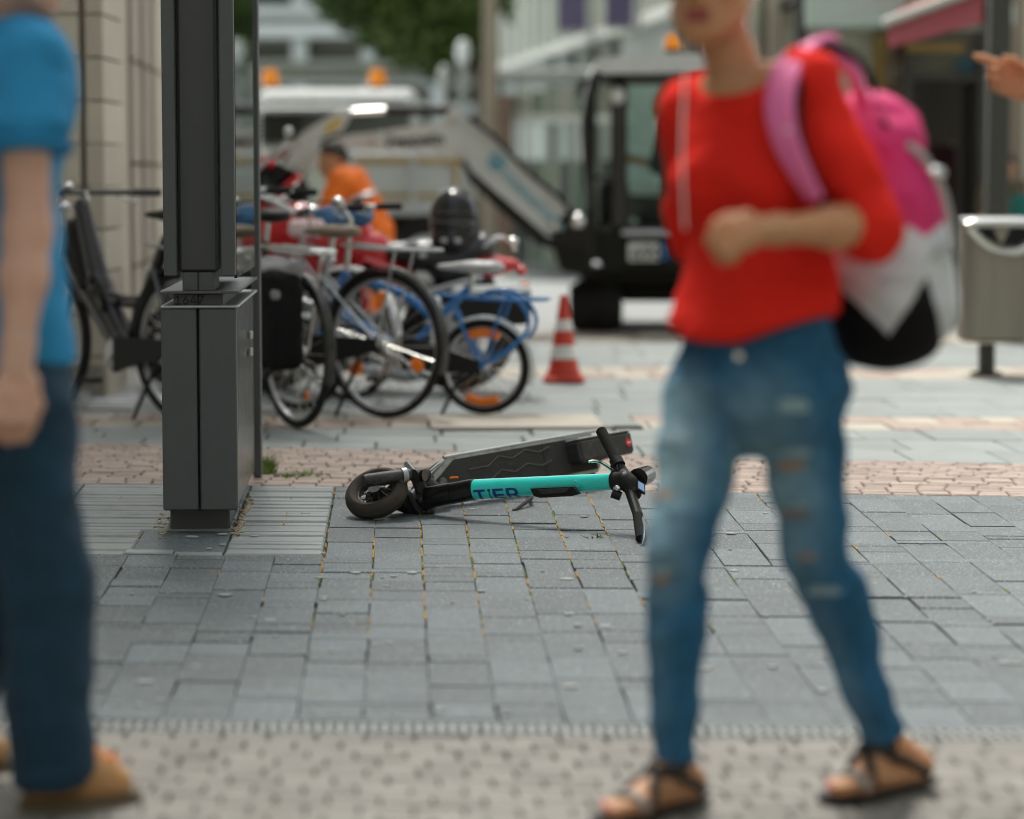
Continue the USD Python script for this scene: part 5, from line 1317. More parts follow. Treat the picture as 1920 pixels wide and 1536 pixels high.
# ---- woman in the red top
Yw = 5.02
W_ = lambda x, y, o=0.0: P(x, y, Yw + o)
fw = unit(V(-math.sin(.62), -math.cos(.62), 0)); lw = V(math.cos(.62), -math.sin(.62), 0)   # she faces fw; lw is her left (right in the photo)
wl = thing('person', 'woman in a red top and ripped jeans walking left with a pink backpack', 'person', V(W_(1420, 768)[0], Yw, 0))
shR, shL = W_(1282, 208, .10), W_(1518, 165, -.08)
elR, wrR = W_(1296, 400, .22), W_(1345, 560, .30)
elL, wrL = W_(1632, 424, -.12), W_(1425, 433, -.30)
hipR, hipL = W_(1332, 740, .04), W_(1496, 740, -.02)
knR, knL = W_(1268, 1050, -.10), W_(1530, 1035, .00)
anR, anL = W_(1264, 1432, -.07), W_(1660, 1392, .09)
neck0, neck1 = W_(1388, 160, .0), W_(1338, 40, -.01)
hc = W_(1336, -42, -.03)
headdir = unit(V(-.36, -.92, -.06))
hpr, hq, hR = head_prims(hc, headdir, V(0, 0, 1), 1.02)
chest = W_(1412, 300, .01); waist = W_(1425, 520, .02); pelv = W_(1420, 700, .01)
torso = [('F', chest, waist, .142, .128, fw, .70), ('F', waist, pelv, .128, .165, fw, .74), ('C', shR + lw * .03, shL - lw * .03, .054, .054), ('F', (shR + shL) / 2 - V(0, 0, .05), chest, .12, .135, fw, .72),
         ('E', chest + fw * .075 + lw * .068 - V(0, 0, .055), V(.066, .05, .062), np.array([lw, fw, V(0, 0, 1)])), ('E', chest + fw * .075 - lw * .068 - V(0, 0, .055), V(.066, .05, .062), np.array([lw, fw, V(0, 0, 1)]))]
armU = [('C', shR, elR, .052, .042), ('C', shL, elL, .056, .046)]
fore = [('C', elR, wrR, .041, .027), ('C', elL, elL + (wrL - elL) * .35, .044, .042), ('C', elL + (wrL - elL) * .35, wrL, .042, .028)]
neckp = [('C', neck0 - V(0, 0, .02), neck1, .052, .048), ('C', neck0 - V(0, 0, .01), shL - lw * .05 + V(0, 0, .02), .05, .035), ('C', neck0 - V(0, 0, .01), shR + lw * .04 + V(0, 0, .02), .05, .035)]
legs = [('C', hipR, knR, .088, .060), ('C', hipL, knL, .090, .060), ('C', knR, anR, .054, .036), ('C', knL, anL, .054, .036),
        ('C', knR + (anR - knR) * .18 - fw * .016, knR + (anR - knR) * .5 - fw * .012, .052, .042), ('C', knL + (anL - knL) * .18 + V(.02, .0, 0), knL + (anL - knL) * .5 + V(.016, 0, 0), .050, .042),
        ('E', pelv - V(0, 0, .02), V(.166, .120, .115), np.array([lw, fw, V(0, 0, 1)])), ('C', hipR - fw * .05, hipR - fw * .04 + V(0, 0, .02), .08, .08), ('C', hipL - fw * .05, hipL - fw * .04 + V(0, 0, .02), .08, .08)]
# feet: sandals
hlR, blR, toR = W_(1296, 1503, -.02), W_(1190, 1512, -.14), W_(1140, 1521, -.17)
hlL, blL, toL = W_(1722, 1440, .10), W_(1612, 1482, .02), W_(1562, 1488, .0)
for p, h in ((hlR, .028), (blR, .022), (toR, .018), (blL, .024), (toL, .020)): p[2] = h + .012
def foot(an, hl, bl, to):
    d = unit((to - hl) * V(1, 1, 0)); s = V(-d[1], d[0], 0)
    pr = [('C', an, hl + V(0, 0, .01) , .034, .029), ('C', hl, bl, .029, .024), ('C', an - V(0, 0, .01), bl, .03, .026), ('C', bl + s * .022, bl - s * .022, .02, .02)]
    for i, o in enumerate((.028, .012, -.001, -.013, -.025)):
        L = (1.0, 1.0, .9, .78, .6)[i]; r = (.0125, .0095, .009, .0085, .008)[i]
        pr.append(('C', bl + s * o * .9, bl + (to - bl) * L + s * o + d * .01, r * 1.15, r))
    return pr, d, s
fR, dR, sR = foot(anR, hlR, blR, toR); fL, dL, sL = foot(anL, hlL, blL, toL)
hd = unit(wrL - elL)
hp, tips = hand_prims(wrL + hd * .004, unit(hd + V(-.1, .1, -.18)), unit(V(-.25, -.9, .25)), unit(V(-.05, .15, 1)), (1.05, 1.15, 1.2, 1.25), ((.55, .25, -.55), (.75, -.1, -.6), (.6, -.5, -.5)), .98)
hp2, _ = hand_prims(wrR, unit(wrR - elR), unit(V(1, 0, 0)), unit(V(0, -1, 0)), (.5, .5, .5, .5), ((.8, .4, -.3), (.9, .1, -.3), (.9, 0, -.3)), .98)
skin = join([blob(torso[:1] + [('F', waist, pelv, .118, .135, fw, .70)] + torso[2:] + armU + fore + neckp + [q[:3] + (q[3] - .016, q[4] - .014) for q in legs[:6]], .011, .03, grow=-.006), blob(hpr + [('C', neck0, hc - V(0, 0, .05), .051, .047)], .0055, .022), blob(hp + [('C', wrL - hd * .05, wrL, .0315, .0265)], .0035, .009), blob(hp2 + [('C', wrR - unit(wrR - elR) * .04, wrR, .029, .026)], .005, .01), blob(fR + [('C', anR + V(0, 0, .05), anR, .036, .034)], .0045, .012), blob(fL + [('C', anL + unit(knL - anL) * .05, anL, .036, .034)], .0045, .012)])
part(wl, 'body', skin, 'skin', smooth=True)
face(wl, hq, hR, 1.02)
part(wl, 'hair', hairblob(hq, hR, hc, 1.03, True), 'hair', smooth=True)
for tp, dr_, nn in tips[:4]: pass
nc = neck0 + fw * .07 + V(0, 0, .022)
hemc = W_(1400, 655)[2]
def topcut(p):
    l = (p - pelv) @ lw
    hem = (hemc + .018) + np.clip(l - .03, 0, .3) * .42 + np.clip(-l - .06, 0, .2) * .25 - (p[:, 2])
    nk = .098 - np.linalg.norm((p - nc - V(0, 0, .035)) * V(.80, .80, 1.25), axis=1)
    return np.maximum(hem, nk)
def armcap(a, b, t): return [('C', a, a + (b - a) * t, .044, .044)]
topP = torso + [('C', shR, elR, .050, .042), ('C', shL, elL, .053, .049), ('C', elR, elR + (wrR - elR) * .3, .044, .042), ('C', elL, elL + (wrL - elL) * .02, .049, .052),
                ('F', waist - V(0, 0, .02), W_(1412, 640, .0), .134, .166, fw, .78)]
n1 = unit(wrL - elL); capL = elL + n1 * .040
def cut_all(p):
    d = topcut(p)
    s = (p - capL) @ n1
    near = np.linalg.norm(p - elL, axis=1) < .16
    return np.maximum(d, np.where(near & (np.abs((p - elL) @ np.cross(n1, V(0, 0, 1))) < .10), s, -1))
part(wl, 'red_top', blob(topP, .0095, .035, grow=.008, cut=topcut, fold=.020, fs=6.5, seed=4), 'red_knit', smooth=True)
jp = [('C', hipR, knR, .090, .057), ('C', hipL, knL, .092, .058), ('C', knR, anR + V(0, 0, .02), .056, .040), ('C', knL, anL + (knL - anL) * .05, .056, .040), ('F', waist - V(0, 0, .08), pelv, .142, .164, fw, .74)] + legs[4:]
def jcut(p):
    a = (anR[2] + .004) - p[:, 2]; b = (p - (anL + unit(knL - anL) * .012)) @ unit(anL - knL)
    return np.maximum(np.where((p[:, 0] < (anR[0] + anL[0]) / 2), a, b), p[:, 2] - (W_(1400, 560)[2]))
jm = blob(jp, .009, .016, grow=.003, cut=jcut, fold=.013, fs=9, seed=6)
jv = jm[0]
def wear_and_highlight(p):  # faded denim, plus front-left highlights painted into the tint
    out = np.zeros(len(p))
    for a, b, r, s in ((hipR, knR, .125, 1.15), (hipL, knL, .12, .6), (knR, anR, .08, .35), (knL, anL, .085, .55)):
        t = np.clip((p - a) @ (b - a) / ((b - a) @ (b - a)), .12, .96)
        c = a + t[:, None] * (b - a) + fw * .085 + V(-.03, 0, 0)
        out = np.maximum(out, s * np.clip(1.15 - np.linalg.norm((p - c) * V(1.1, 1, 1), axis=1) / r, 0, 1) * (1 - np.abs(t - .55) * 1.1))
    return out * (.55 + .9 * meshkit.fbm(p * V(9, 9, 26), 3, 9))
wv = np.clip(wear_and_highlight(jv), 0, 1)[:, None]
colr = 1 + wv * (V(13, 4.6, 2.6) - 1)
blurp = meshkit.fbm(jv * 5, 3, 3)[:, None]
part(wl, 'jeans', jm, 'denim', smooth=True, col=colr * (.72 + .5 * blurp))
# rips and patches lie on the cloth: thin torn openings with frayed edges
from scipy.spatial import cKDTree
kt = cKDTree(jv)
def patch(px, py, w, h, m, name, lift=.0015):
    grid = []
    for j in range(7):
        for i in range(11):
            a = (i / 10 - .5) * w * (1 - .25 * abs(j / 6 - .5)) ; b = (j / 6 - .5) * h * (1 - 1.2 * (i / 10 - .5) ** 2)
            x, y = px + a, py + b + math.sin(i * 1.3) * h * .05
            o = P(x, y, 4.0); dr = unit(o - V(0, 0, CAM_H))
            tt = np.linspace(4.5, 5.4, 260); pts = V(0, 0, CAM_H) + tt[:, None] * dr
            dd, ii = kt.query(pts); k = np.argmax(dd < .0085) if (dd < .0085).any() else int(np.argmin(dd))
            grid.append(jv[ii[k]] * .5 + pts[k] * .5 - dr * (lift + .004))
    f = []
    for j in range(6):
        for i in range(10): f.append([j * 11 + i, j * 11 + i + 1, j * 11 + i + 12, j * 11 + i + 11])
    part(wl, name, (np.array(grid), np.array(f)), m, smooth=True)
patch(1488, 762, 62, 30, 'frayed_white', 'frayed_patch')
patch(1260, 815, 70, 26, 'frayed_white', 'frayed_patch'); patch(1480, 874, 60, 16, 'skin_tan', 'knee_rip', .002); patch(1493, 850, 60, 14, 'frayed_white', 'frayed_patch')
patch(1238, 925, 52, 9, 'skin', 'knee_rip', .002); patch(1486, 967, 56, 10, 'skin_tan', 'knee_rip', .002); patch(1486, 950, 66, 12, 'frayed_white', 'frayed_patch')
patch(1238, 1088, 44, 12, 'skin_tan', 'knee_rip', .002); patch(1240, 1070, 60, 12, 'frayed_white', 'frayed_patch'); patch(1510, 1044, 40, 13, 'skin_tan', 'knee_rip', .002); patch(1545, 1110, 70, 18, 'frayed_white', 'frayed_patch')
part(wl, 'jeans_button', cyl(W_(1385, 668, -.15), W_(1385, 668, -.13), .008), 'steel')
# sandals
def sandal(an, hl, bl, to, d, s, lift):
    z = -V(0, 0, 1)
    sole = [hl - d * .035 + s * .02, hl - d * .035 - s * .02, bl - s * .042, to + d * .012 - s * .036, to + d * .035, to + d * .015 + s * .04, bl + s * .044]
    base = np.array(sole); base[:, 2] = [hl[2] - .034, hl[2] - .034, .004, .004, .004, .004, .004] if lift else .004
    v = np.vstack([base, base + V(0, 0, .013)]); n = 7; i = np.arange(n); j = (i + 1) % n
    f = [[0, k, k + 1] for k in range(1, n - 1)] + [[n, n + k + 1, n + k] for k in range(1, n - 1)]
    f = np.vstack([np.array(f), np.c_[i, j, n + j], np.c_[i, n + j, n + i]])
    sd_ = part(wl, 'sandal', (v, f), 'sandal_black')
    ht = hl + V(0, 0, .055)
    up = unit(an - (hl + bl) / 2)
    mid = (an * .45 + bl * .55) + up * .028 + (d * .01)
    for a in (1, -1):
        part(sd_, 'strap', tube(smoothpath([hl + s * a * .033 + V(0, 0, -.005), hl * .6 + an * .4 + s * a * .036 + d * .02, mid + s * a * .012], 12), .0105, 6), 'sandal_black')
        part(sd_, 'strap', tube(smoothpath([mid + s * a * .004, (mid + bl) / 2 + s * a * .026 + up * .006, bl - d * .005 + s * a * .042], 12), .0105, 6), 'sandal_black')
        part(sd_, 'strap', tube(smoothpath([an + s * a * .036 + d * .0, mid + up * .002 + s * a * .012], 8), .012, 6), 'sandal_black')
    part(sd_, 'toe_band', tube(smoothpath([bl + s * .044 + d * .012 - V(0, 0, .006), bl + s * .02 + d * .02 + V(0, 0, .019), bl - s * .02 + d * .02 + V(0, 0, .016), bl - s * .042 + d * .012 - V(0, 0, .008)], 14), .0075, 8), 'sandal_silver')
    for i_, o in enumerate((.028, .012, -.001, -.013, -.025)):
        L = (1.0, 1.0, .9, .78, .6)[i_]
        part(wl, 'toenail', ball(bl + (to - bl) * L + s * o + d * .016 + V(0, 0, .006), (.006, .006, .004), 1), 'toenail')
sandal(anR, hlR, blR, toR, dR, sR, False); sandal(anL, hlL, blL, toL, dL, sL, True)
part(wl, 'earring', ball(hq(-.078, -.002, -.035), .008, 1), 'chrome'); part(wl, 'earphone', ball(hq(-.082, .004, -.008), .011, 1), 'cord_white')
cd = solo('earphone_cord', tube(smoothpath([hq(.082, .01, -.01), W_(1284, 120, -.06), W_(1280, 230, -.12), W_(1280, 330, -.16), W_(1284, 430, -.16)], 40), .0022, 6), 'cord_white', "thin white earphone cord hanging down the woman's red top", 'cord')

# ---- backpack on her back
bk = thing('backpack', "pink, white and black backpack with a pink shoulder strap on the woman's back", 'backpack', W_(1690, 450, .12))
bc = W_(1672, 455, .13)
bf = unit(V(.80, .60, 0)); bs = V(-bf[1], bf[0], 0)                # away from her back; sideways
tiltR = unit(V(.09, .0, 1)); 
bR_ = np.array([bs, bf, V(0, 0, 1)])
bagp = [('B', bc + V(0.0, 0, -.02), V(.15, .105, .235), bR_, .075), ('B', bc + bf * .075 + V(0, 0, -.09), V(.115, .07, .145), bR_, .055), ('E', bc + bf * .02 + V(0, 0, .12), V(.12, .095, .13), bR_)]
bagp = [('F', W_(1625, 300, .12), W_(1652, 560, .12), .125, .145, bf, .80), ('F', W_(1690, 400, .15), W_(1692, 560, .16), .09, .112, bf, .9), ('C', W_(1620, 235, .12), W_(1665, 250, .13), .045, .05)]
bm = blob(bagp, .0065, .05, fold=.014, fs=10, seed=12)
bv, bfc = bm
cen = bv[bfc].mean(1)
pxs = 960 + F_PX * cen[:, 0] / cen[:, 1] * 0.999
zz = cen[:, 2]; s_ = (cen - bc) @ bf; w_ = (cen - bc) @ bs
zpink = W_(1700, 440)[2]; zlow = W_(1700, 615)[2]
apex = W_(1715, 520, .15)
xa = cen[:, 0] - apex[0]
def seamline(pts):                                                # height of a panel seam along the bag
    q = np.array([W_(a, b, .10) for a, b in pts]); return np.interp(cen[:, 0], q[:, 0], q[:, 2])
isblack = zz < seamline(((1560, 530), (1585, 555), (1653, 622), (1722, 515), (1745, 585), (1765, 650), (1800, 665)))
ispink = zz > seamline(((1560, 400), (1640, 405), (1675, 414), (1722, 442), (1790, 402)))
for nm, mask, m in (('pink_panel', ispink, 'bag_pink'), ('white_panel', ~ispink & ~isblack, 'bag_white'), ('black_base', isblack & ~ispink, 'bag_black')):
    fs_ = bfc[mask]; u_, inv = np.unique(fs_, return_inverse=True)
    nn_ = part(bk, nm, (bv[u_], inv.reshape(-1, 3)), m, smooth=True)
def ribbon(path, wd, w, th, n=26):
    p = smoothpath(path, n); q = np.stack([np.interp(np.linspace(0, 1, n), np.linspace(0, 1, len(wd)), np.asarray(wd, float)[:, c]) for c in range(3)], 1); w = np.interp(np.linspace(0, 1, n), np.linspace(0, 1, len(w)), w)
    t = np.gradient(p, axis=0); rings = []
    for i in range(n):
        a = unit(q[i] - unit(t[i]) * (q[i] @ unit(t[i]))); m = np.cross(unit(t[i]), a); an = np.arange(14) * 2 * np.pi / 14
        rings.append(p[i] + a * (np.sign(np.cos(an)) * np.abs(np.cos(an)) ** .5)[:, None] * w[i] / 2 + m * (np.sin(an))[:, None] * th / 2)
    return loft(rings)
part(bk, 'shoulder_strap', ribbon([W_(1612, 172, .10), W_(1572, 100, .03), W_(1512, 92, -.055), W_(1470, 145, -.135), W_(1462, 210, -.172), W_(1480, 280, -.188), W_(1530, 372, -.175)],
    [V(.3, .8, 0), V(.3, .9, .1), V(.6, -.3, .5), lw, lw, lw, lw], [.055, .06, .062, .062, .060, .052, .034], .022), 'strap_pink', smooth=True)
part(bk, 'strap_edge', tube(smoothpath([W_(1640, 170, .06), W_(1590, 98, .0), W_(1540, 92, -.06), W_(1504, 150, -.13), W_(1496, 230, -.175), W_(1530, 345, -.178), W_(1550, 400, -.10)], 30), .009, 8), 'bag_black')
part(bk, 'strap_logo', prism([W_(1462, 243, -.2), W_(1478, 250, -.2), W_(1480, 238, -.2), W_(1472, 246, -.2)], V(.002, -.003, 0)), 'white_print', smooth=False)
part(bk, 'seam', tube(smoothpath([W_(1655, 228, .02), W_(1705, 300, .03), W_(1722, 360, .03), W_(1716, 430, .02)], 16), .006, 6), 'bag_black'); part(bk, 'haul_loop', tube(smoothpath([W_(1600, 200, .12), W_(1630, 190, .12), W_(1662, 222, .12)], 12), .011, 8), 'bag_pink')
part(bk, 'seam', tube(smoothpath([W_(1716, 430, .02), W_(1722, 480, .01), W_(1715, 520, .0)], 10), .006, 6), 'bag_black'); part(bk, 'compression_strap', tube(smoothpath([W_(1790, 455, .12), W_(1760, 470, .03), W_(1716, 500, .0), W_(1650, 520, -.01)], 14), .008, 6), 'dull_alu'); part(bk, 'zip_pull', ball(W_(1752, 325, .03), (.022, .018, .014)), 'chrome'); part(bk, 'zip', tube(smoothpath([W_(1700, 270, .02), W_(1752, 325, .03), W_(1778, 400, .04), W_(1790, 470, .05)], 14), .008, 6), 'dull_alu')

# ---- man in the blue shirt at the left edge, seen from the side
Ym = 4.98
A_ = lambda x, y, o=0.0: P(x, y, Ym + o)
fm = unit(V(.93, .36, 0)); lm = V(-fm[1], fm[0], 0)
mn = thing('person', 'man in a blue short-sleeved shirt and dark jeans walking at the left edge', 'person', V(A_(60, 768)[0], Ym, 0))
mhc = A_(8, -100, .02); mp, mq, mR = head_prims(mhc, unit(V(.9, .4, -.05)), V(0, 0, 1), 1.08)
ch, wa, pe = A_(-16, 250, .09), A_(-22, 480, .09), A_(0, 720, .08)
sr, sl = A_(45, 115, -.10), A_(0, 110, .28)
er, wr = A_(52, 430, -.16), A_(30, 690, -.22)
el, wl2 = A_(-40, 440, .36), A_(0, 690, .34)
hr, hl_ = A_(38, 770, -.02), A_(-6, 770, .17)
kr, kl = A_(88, 1080, -.04), A_(20, 1080, .22)
ar, al = A_(98, 1420, -.02), A_(-120, 1380, .26)
mt = [('F', ch, wa, .165, .150, fm, .76), ('F', wa, pe, .150, .160, fm, .80), ('C', sr, sl, .068, .068), ('F', (sr + sl) / 2 - V(0, 0, .06), ch, .15, .165, fm, .74)]
ma = [('C', sr, er, .058, .047), ('C', sl, el, .058, .047)]
mf = [('C', er, er + (wr - er) * .35, .048, .047), ('C', er + (wr - er) * .35, wr, .047, .031), ('C', el, wl2, .047, .031)]
mnk = [('C', A_(16, 60, .09), mhc - V(0, 0, .06), .066, .062)]
ml = [('C', hr, kr, .088, .064), ('C', hl_, kl, .088, .064), ('C', kr, ar, .06, .045), ('C', kl, al, .06, .045), ('F', pe, pe - V(0, 0, .1), .15, .15, fm, .8)]
hdm = unit(wr - er)
hpm, tm = hand_prims(wr, unit(hdm + V(-.08, 0, 0)), unit(V(.25, -.95, 0)), unit(V(1, .25, 0)), (.75, .8, .85, .9), ((.75, .35, -.2), (.9, -.1, -.3), (.9, -.2, -.3)), 1.08)
part(mn, 'body', join([blob(mt + ma + mf + mnk + ml, .012, .03, grow=-.006), blob(mp + [('C', A_(16, 60, .09), mhc - V(0, 0, .05), .066, .058)], .007, .022), blob(hpm + [('C', wr - hdm * .05, wr, .034, .030)], .0035, .009)]), 'skin_pale', smooth=True)
face(mn, mq, mR, 1.08); part(mn, 'hair', hairblob(mq, mR, mhc, 1.09), 'hair', smooth=True)
slv = sr + (er - sr) * .56; sn = unit(er - sr)
mtop = mt + [('C', sr, sr + (er - sr) * .36, .074, .078), ('C', sl, sl + (el - sl) * .4, .072, .074), ('F', wa, A_(2, 700, .08), .150, .155, fm, .86)]
def mcut(p):
    hem = A_(30, 690)[2] - p[:, 2]
    s = np.where(np.abs((p - sr) @ lm) < .085, (p - slv) @ sn, -1)
    s2 = np.where((p - sl) @ lm > -.05, (p - (sl + (el - sl) * .5)) @ unit(el - sl), -1)
    nk = .085 - np.linalg.norm(p - A_(16, 35, .09), axis=1)
    arm = np.linalg.norm(np.cross(p - sr, sn), axis=1) < .12
    return np.maximum.reduce([hem, np.where(arm & ((p - sr) @ lm < .02), s, -1), np.where((p - sl) @ lm > -.03, s2, -1), nk])
for q, c in ((mtop[4], lambda p: (p - slv) @ sn), (mtop[5], lambda p: (p - (sl + (el - sl) * .5)) @ unit(el - sl))):
    part(mn, 'sleeve', blob([q], .010, .03, grow=.004, cut=c, fold=.014, fs=9, seed=15), 'blue_shirt', smooth=True)
part(mn, 'blue_shirt', blob(mt + mtop[6:], .011, .03, grow=.012, cut=lambda p: np.maximum(A_(30, 690)[2] - p[:, 2], .085 - np.linalg.norm(p - A_(16, 35, .09), axis=1)), fold=.020, fs=5, seed=16), 'blue_shirt', smooth=True)
part(mn, 'sleeve_hem', torus(slv - sn * .012, sn, .084, .006, 36, 6), 'blue_shirt')
part(mn, 'collar', tube([A_(16, 45, .09) + (lm * math.cos(a) + fm * math.sin(a)) * .072 + V(0, 0, .01 * math.sin(a)) for a in np.linspace(0, 2 * np.pi, 24, endpoint=False)], .013, 8, closed=True), 'blue_shirt')
mj = [('C', hr, kr, .098, .078), ('C', hl_, kl, .096, .08), ('C', kr, ar + V(0, 0, -.02), .075, .074), ('C', kl, al, .08, .078), ('F', pe + V(0, 0, .02), pe - V(0, 0, .1), .158, .158, fm, .82)]
part(mn, 'jeans', blob(mj, .010, .03, grow=.006, cut=lambda p: np.maximum(p[:, 2] - A_(30, 640)[2], .045 - p[:, 2]), fold=.022, fs=6, seed=18), 'denim_dark', smooth=True)
def shoe(hl, to, lift=0.0):
    hl, to = hl * V(1, 1, 0) + V(0, 0, lift), to * V(1, 1, 0)
    d = unit(to - hl); s = V(-d[1], d[0], 0); U = V(0, 0, 1)
    sh = part(mn, 'shoe', blob([('F', hl + d * .04 + U * .055, hl + d * .14 + U * .06, .042, .044, s, .9), ('F', hl + d * .14 + U * .052, to - d * .055 + U * .042, .046, .040, U, .85), ('C', hl + d * .06 + U * .09, hl + d * .10 + U * .10, .038, .036)], .007, .03, cut=lambda p: .016 - p[:, 2]), 'tan_leather', smooth=True)
    an = np.linspace(0, 2 * np.pi, 26, endpoint=False); Lh = np.linalg.norm(to - hl) / 2
    ol = np.array([(hl + to) / 2 + d * (Lh + .004) * np.sign(math.cos(a)) * abs(math.cos(a)) ** .7 + s * .047 * np.sign(math.sin(a)) * abs(math.sin(a)) ** .8 for a in an]) + U * .001
    part(sh, 'sole', prism(ol, U * .021), 'sole')
    for k in range(4): part(sh, 'lace', tube([hl + d * (.13 + k * .018) + U * (.112 - k * .009) + s * .026, hl + d * (.135 + k * .018) + U * (.120 - k * .009), hl + d * (.13 + k * .018) + U * (.112 - k * .009) - s * .026], .004, 6), 'lace')
    part(sh, 'lace_bow', ball(hl + d * .125 + U * .125, (.014, .014, .012)), 'lace')
shoe(A_(38, 1500, -.03), A_(262, 1500, .06)); shoe(A_(-190, 1480, .24), A_(30, 1470, .34))
part(mn, 'button', ball(A_(128, 400, .05), .005, 1), 'white_print')

# ---- pointing hand at the right edge, its owner out of the picture
Yp = 6.0
C_ = lambda x, y, o=0.0: P(x, y, Yp + o)
pp = thing('person', 'outstretched hand with a pointing finger at the right edge, pointing left', 'person', V(C_(2180, 768)[0], Yp, gz(Yp)))
wrist = C_(1938, 176, .02); kn_i = C_(1880, 122, 0)
d0 = unit(C_(1868, 138) - wrist)
nb = unit(V(-.10, -.93, .28)); sthumb = unit(V(.34, -.05, .92)); sthumb = unit(sthumb - d0 * (sthumb @ d0)); nb = unit(nb - d0 * (nb @ d0) - sthumb * (nb @ sthumb))
php, ptips = hand_prims(wrist, d0, nb, sthumb, ((-.02, .06, .05), (1.15, 1.5, .9), (1.2, 1.5, .9), (1.2, 1.5, .9)), ((.75, .35, .35), (.95, .1, .1), (.95, -.15, .1)), .92)
# straighten the index towards the photographed tip
tip = C_(1829, 106)
ib = wrist + d0 * .088 * .92 + sthumb * .030 * .92
idx = [('C', ib, ib + (tip - ib) * .47, .0104, .0092), ('C', ib + (tip - ib) * .47, ib + (tip - ib) * .76 + V(0, 0, .0015), .0092, .0084), ('C', ib + (tip - ib) * .76 + V(0, 0, .0015), tip, .0084, .0068)]
php = php[:5] + php[8:] + idx
pel = C_(2110, 330, .06); psh = C_(2200, 130, .12); psl = C_(2300, 130, .42)
pc, pw, ppv = C_(2250, 330, .27), C_(2250, 520, .27), C_(2250, 690, .27)
pht = C_(2240, -70, .26); ph_, pq, pR = head_prims(pht, V(-1, -.1, 0), V(0, 0, 1), 1.0)
pf = V(-1, 0, 0)
pt_ = [('F', pc, pw, .15, .135, pf, .72), ('F', pw, ppv, .135, .16, pf, .75), ('C', psh, psl, .058, .058), ('F', (psh + psl) / 2 - V(0, 0, .05), pc, .13, .15, pf, .7)]
pl_ = []
for o in (.18, .36):
    hp_ = C_(2250, 760, o); kp = V(hp_[0] - .02, hp_[1], .50); ap = V(hp_[0] + .02, hp_[1], .10)
    pl_ += [('C', hp_, kp, .085, .06), ('C', kp, ap, .058, .042), ('C', ap - V(0, 0, .05), ap + V(-.14, 0, -.06), .035, .03)]
parm = [('C', psh, pel, .05, .042), ('C', pel, wrist, .042, .0265), ('C', psl, C_(2310, 420, .5), .05, .042), ('C', C_(2310, 420, .5), C_(2260, 620, .5), .042, .03)]
part(pp, 'body', join([blob(pt_ + pl_ + parm + [('C', C_(2245, 60, .27), pht, .055, .05)], .012, .03, grow=-.004), blob(ph_, .008, .022), blob(php + [('C', wrist + unit(pel - wrist) * .05, wrist, .0295, .026)], .003, .0075)]), 'skin', smooth=True)
for i in range(1, 4):
    tp, dr_, nn = ptips[i]
for k, (x, y) in enumerate(((1872, 138), (1869, 150), (1867, 165))): pass
nt = tip + nb * .004 - unit(tip - ib) * .004
part(pp, 'fingernail', blob([('F', tip - unit(tip - ib) * .010 + nb * .0052, tip - unit(tip - ib) * .002 + nb * .0048, .0048, .0046, nb, .3)], .0015, .003), 'nail', smooth=True)
face(pp, pq, pR); part(pp, 'hair', hairblob(pq, pR, pht, 1.02), 'hair_dark', smooth=True)
part(pp, 'shirt', blob(pt_ + [('C', psh, psh + (pel - psh) * .6, .065, .06), ('C', psl, C_(2310, 300, .5), .065, .06)], .013, .03, grow=.012, cut=lambda p: .09 - np.linalg.norm(p - C_(2245, 60, .27), axis=1), fold=.01), 'grey_cloth', smooth=True)
part(pp, 'trousers', blob([q for i, q in enumerate(pl_) if i % 3 < 2] + [('F', ppv, ppv - V(0, 0, .1), .16, .15, pf, .78)], .014, .03, grow=.014, fold=.01), 'trouser_grey', smooth=True)
for o in (.18, .36):
    b = C_(2250, 760, o); part(pp, 'shoe', blob([('F', V(b[0] + .06, b[1], .07), V(b[0] - .15, b[1], .055), .045, .045, V(0, 0, 1), .8)], .01, .02, cut=lambda p: .022 - p[:, 2]), 'black_plastic', smooth=True)

# ---- smaller figures
def figure(label, foot, face_dir, J, top, legm, skinm='skin', hairm='hair_dark', h=.016, sleeves=.5, vest=None, loc=None):
    """J: joints already in world coordinates."""
    t = thing('person', label, 'person', foot if loc is None else loc)
    fd = unit(face_dir); lv = V(-fd[1], fd[0], 0)
    tr = [('F', J['chest'], J['waist'], .155, .14, J.get('flat', fd), .74), ('F', J['waist'], J['pelvis'], .14, .155, J.get('flat', fd), .78), ('C', J['sh'][0], J['sh'][1], .062, .062)]
    ar, lg = [], []
    for s, e, w in zip(J['sh'], J['el'], J['wr']): ar += [('C', s, e, .052, .043), ('C', e, w, .042, .03), ('F', w, w + unit(w - e) * .09, .032, .022, lv, .6)]
    for s, e, w in zip(J['hip'], J['kn'], J['an']): lg += [('C', s, e, .085, .062), ('C', e, w, .06, .044)]
    hp_, q, R = head_prims(J['head'], J.get('look', fd), J.get('up', V(0, 0, 1)))
    nb = (J['sh'][0] + J['sh'][1]) / 2
    part(t, 'body', join([blob(tr + ar + lg + [('C', nb, J['head'], .055, .05)], h, .03, grow=-.006), blob(hp_, .010, .022)]), skinm, smooth=True)
    part(t, 'hair', hairblob(q, R, J['head'], 1.03, h=.011), hairm, smooth=True)
    sl = [('C', s, s + (e - s) * sleeves, .064, .062) for s, e in zip(J['sh'], J['el'])]
    part(t, 'shirt', blob(tr + sl, h, .03, grow=.012, fold=.012), top, smooth=True)
    part(t, 'trousers', blob(lg + [('F', J['pelvis'] + V(0, 0, .02), J['pelvis'] - V(0, 0, .08), .155, .15, J.get('flat', fd), .8)], h, .03, grow=.012, fold=.01), legm, smooth=True)
    for w in J['an']: part(t, 'shoe', blob([('F', w - V(0, 0, .05), w + fd * .16 - V(0, 0, .06), .045, .042, V(0, 0, 1), .8)], .014, .02), 'black_plastic', smooth=True)
    return t, q
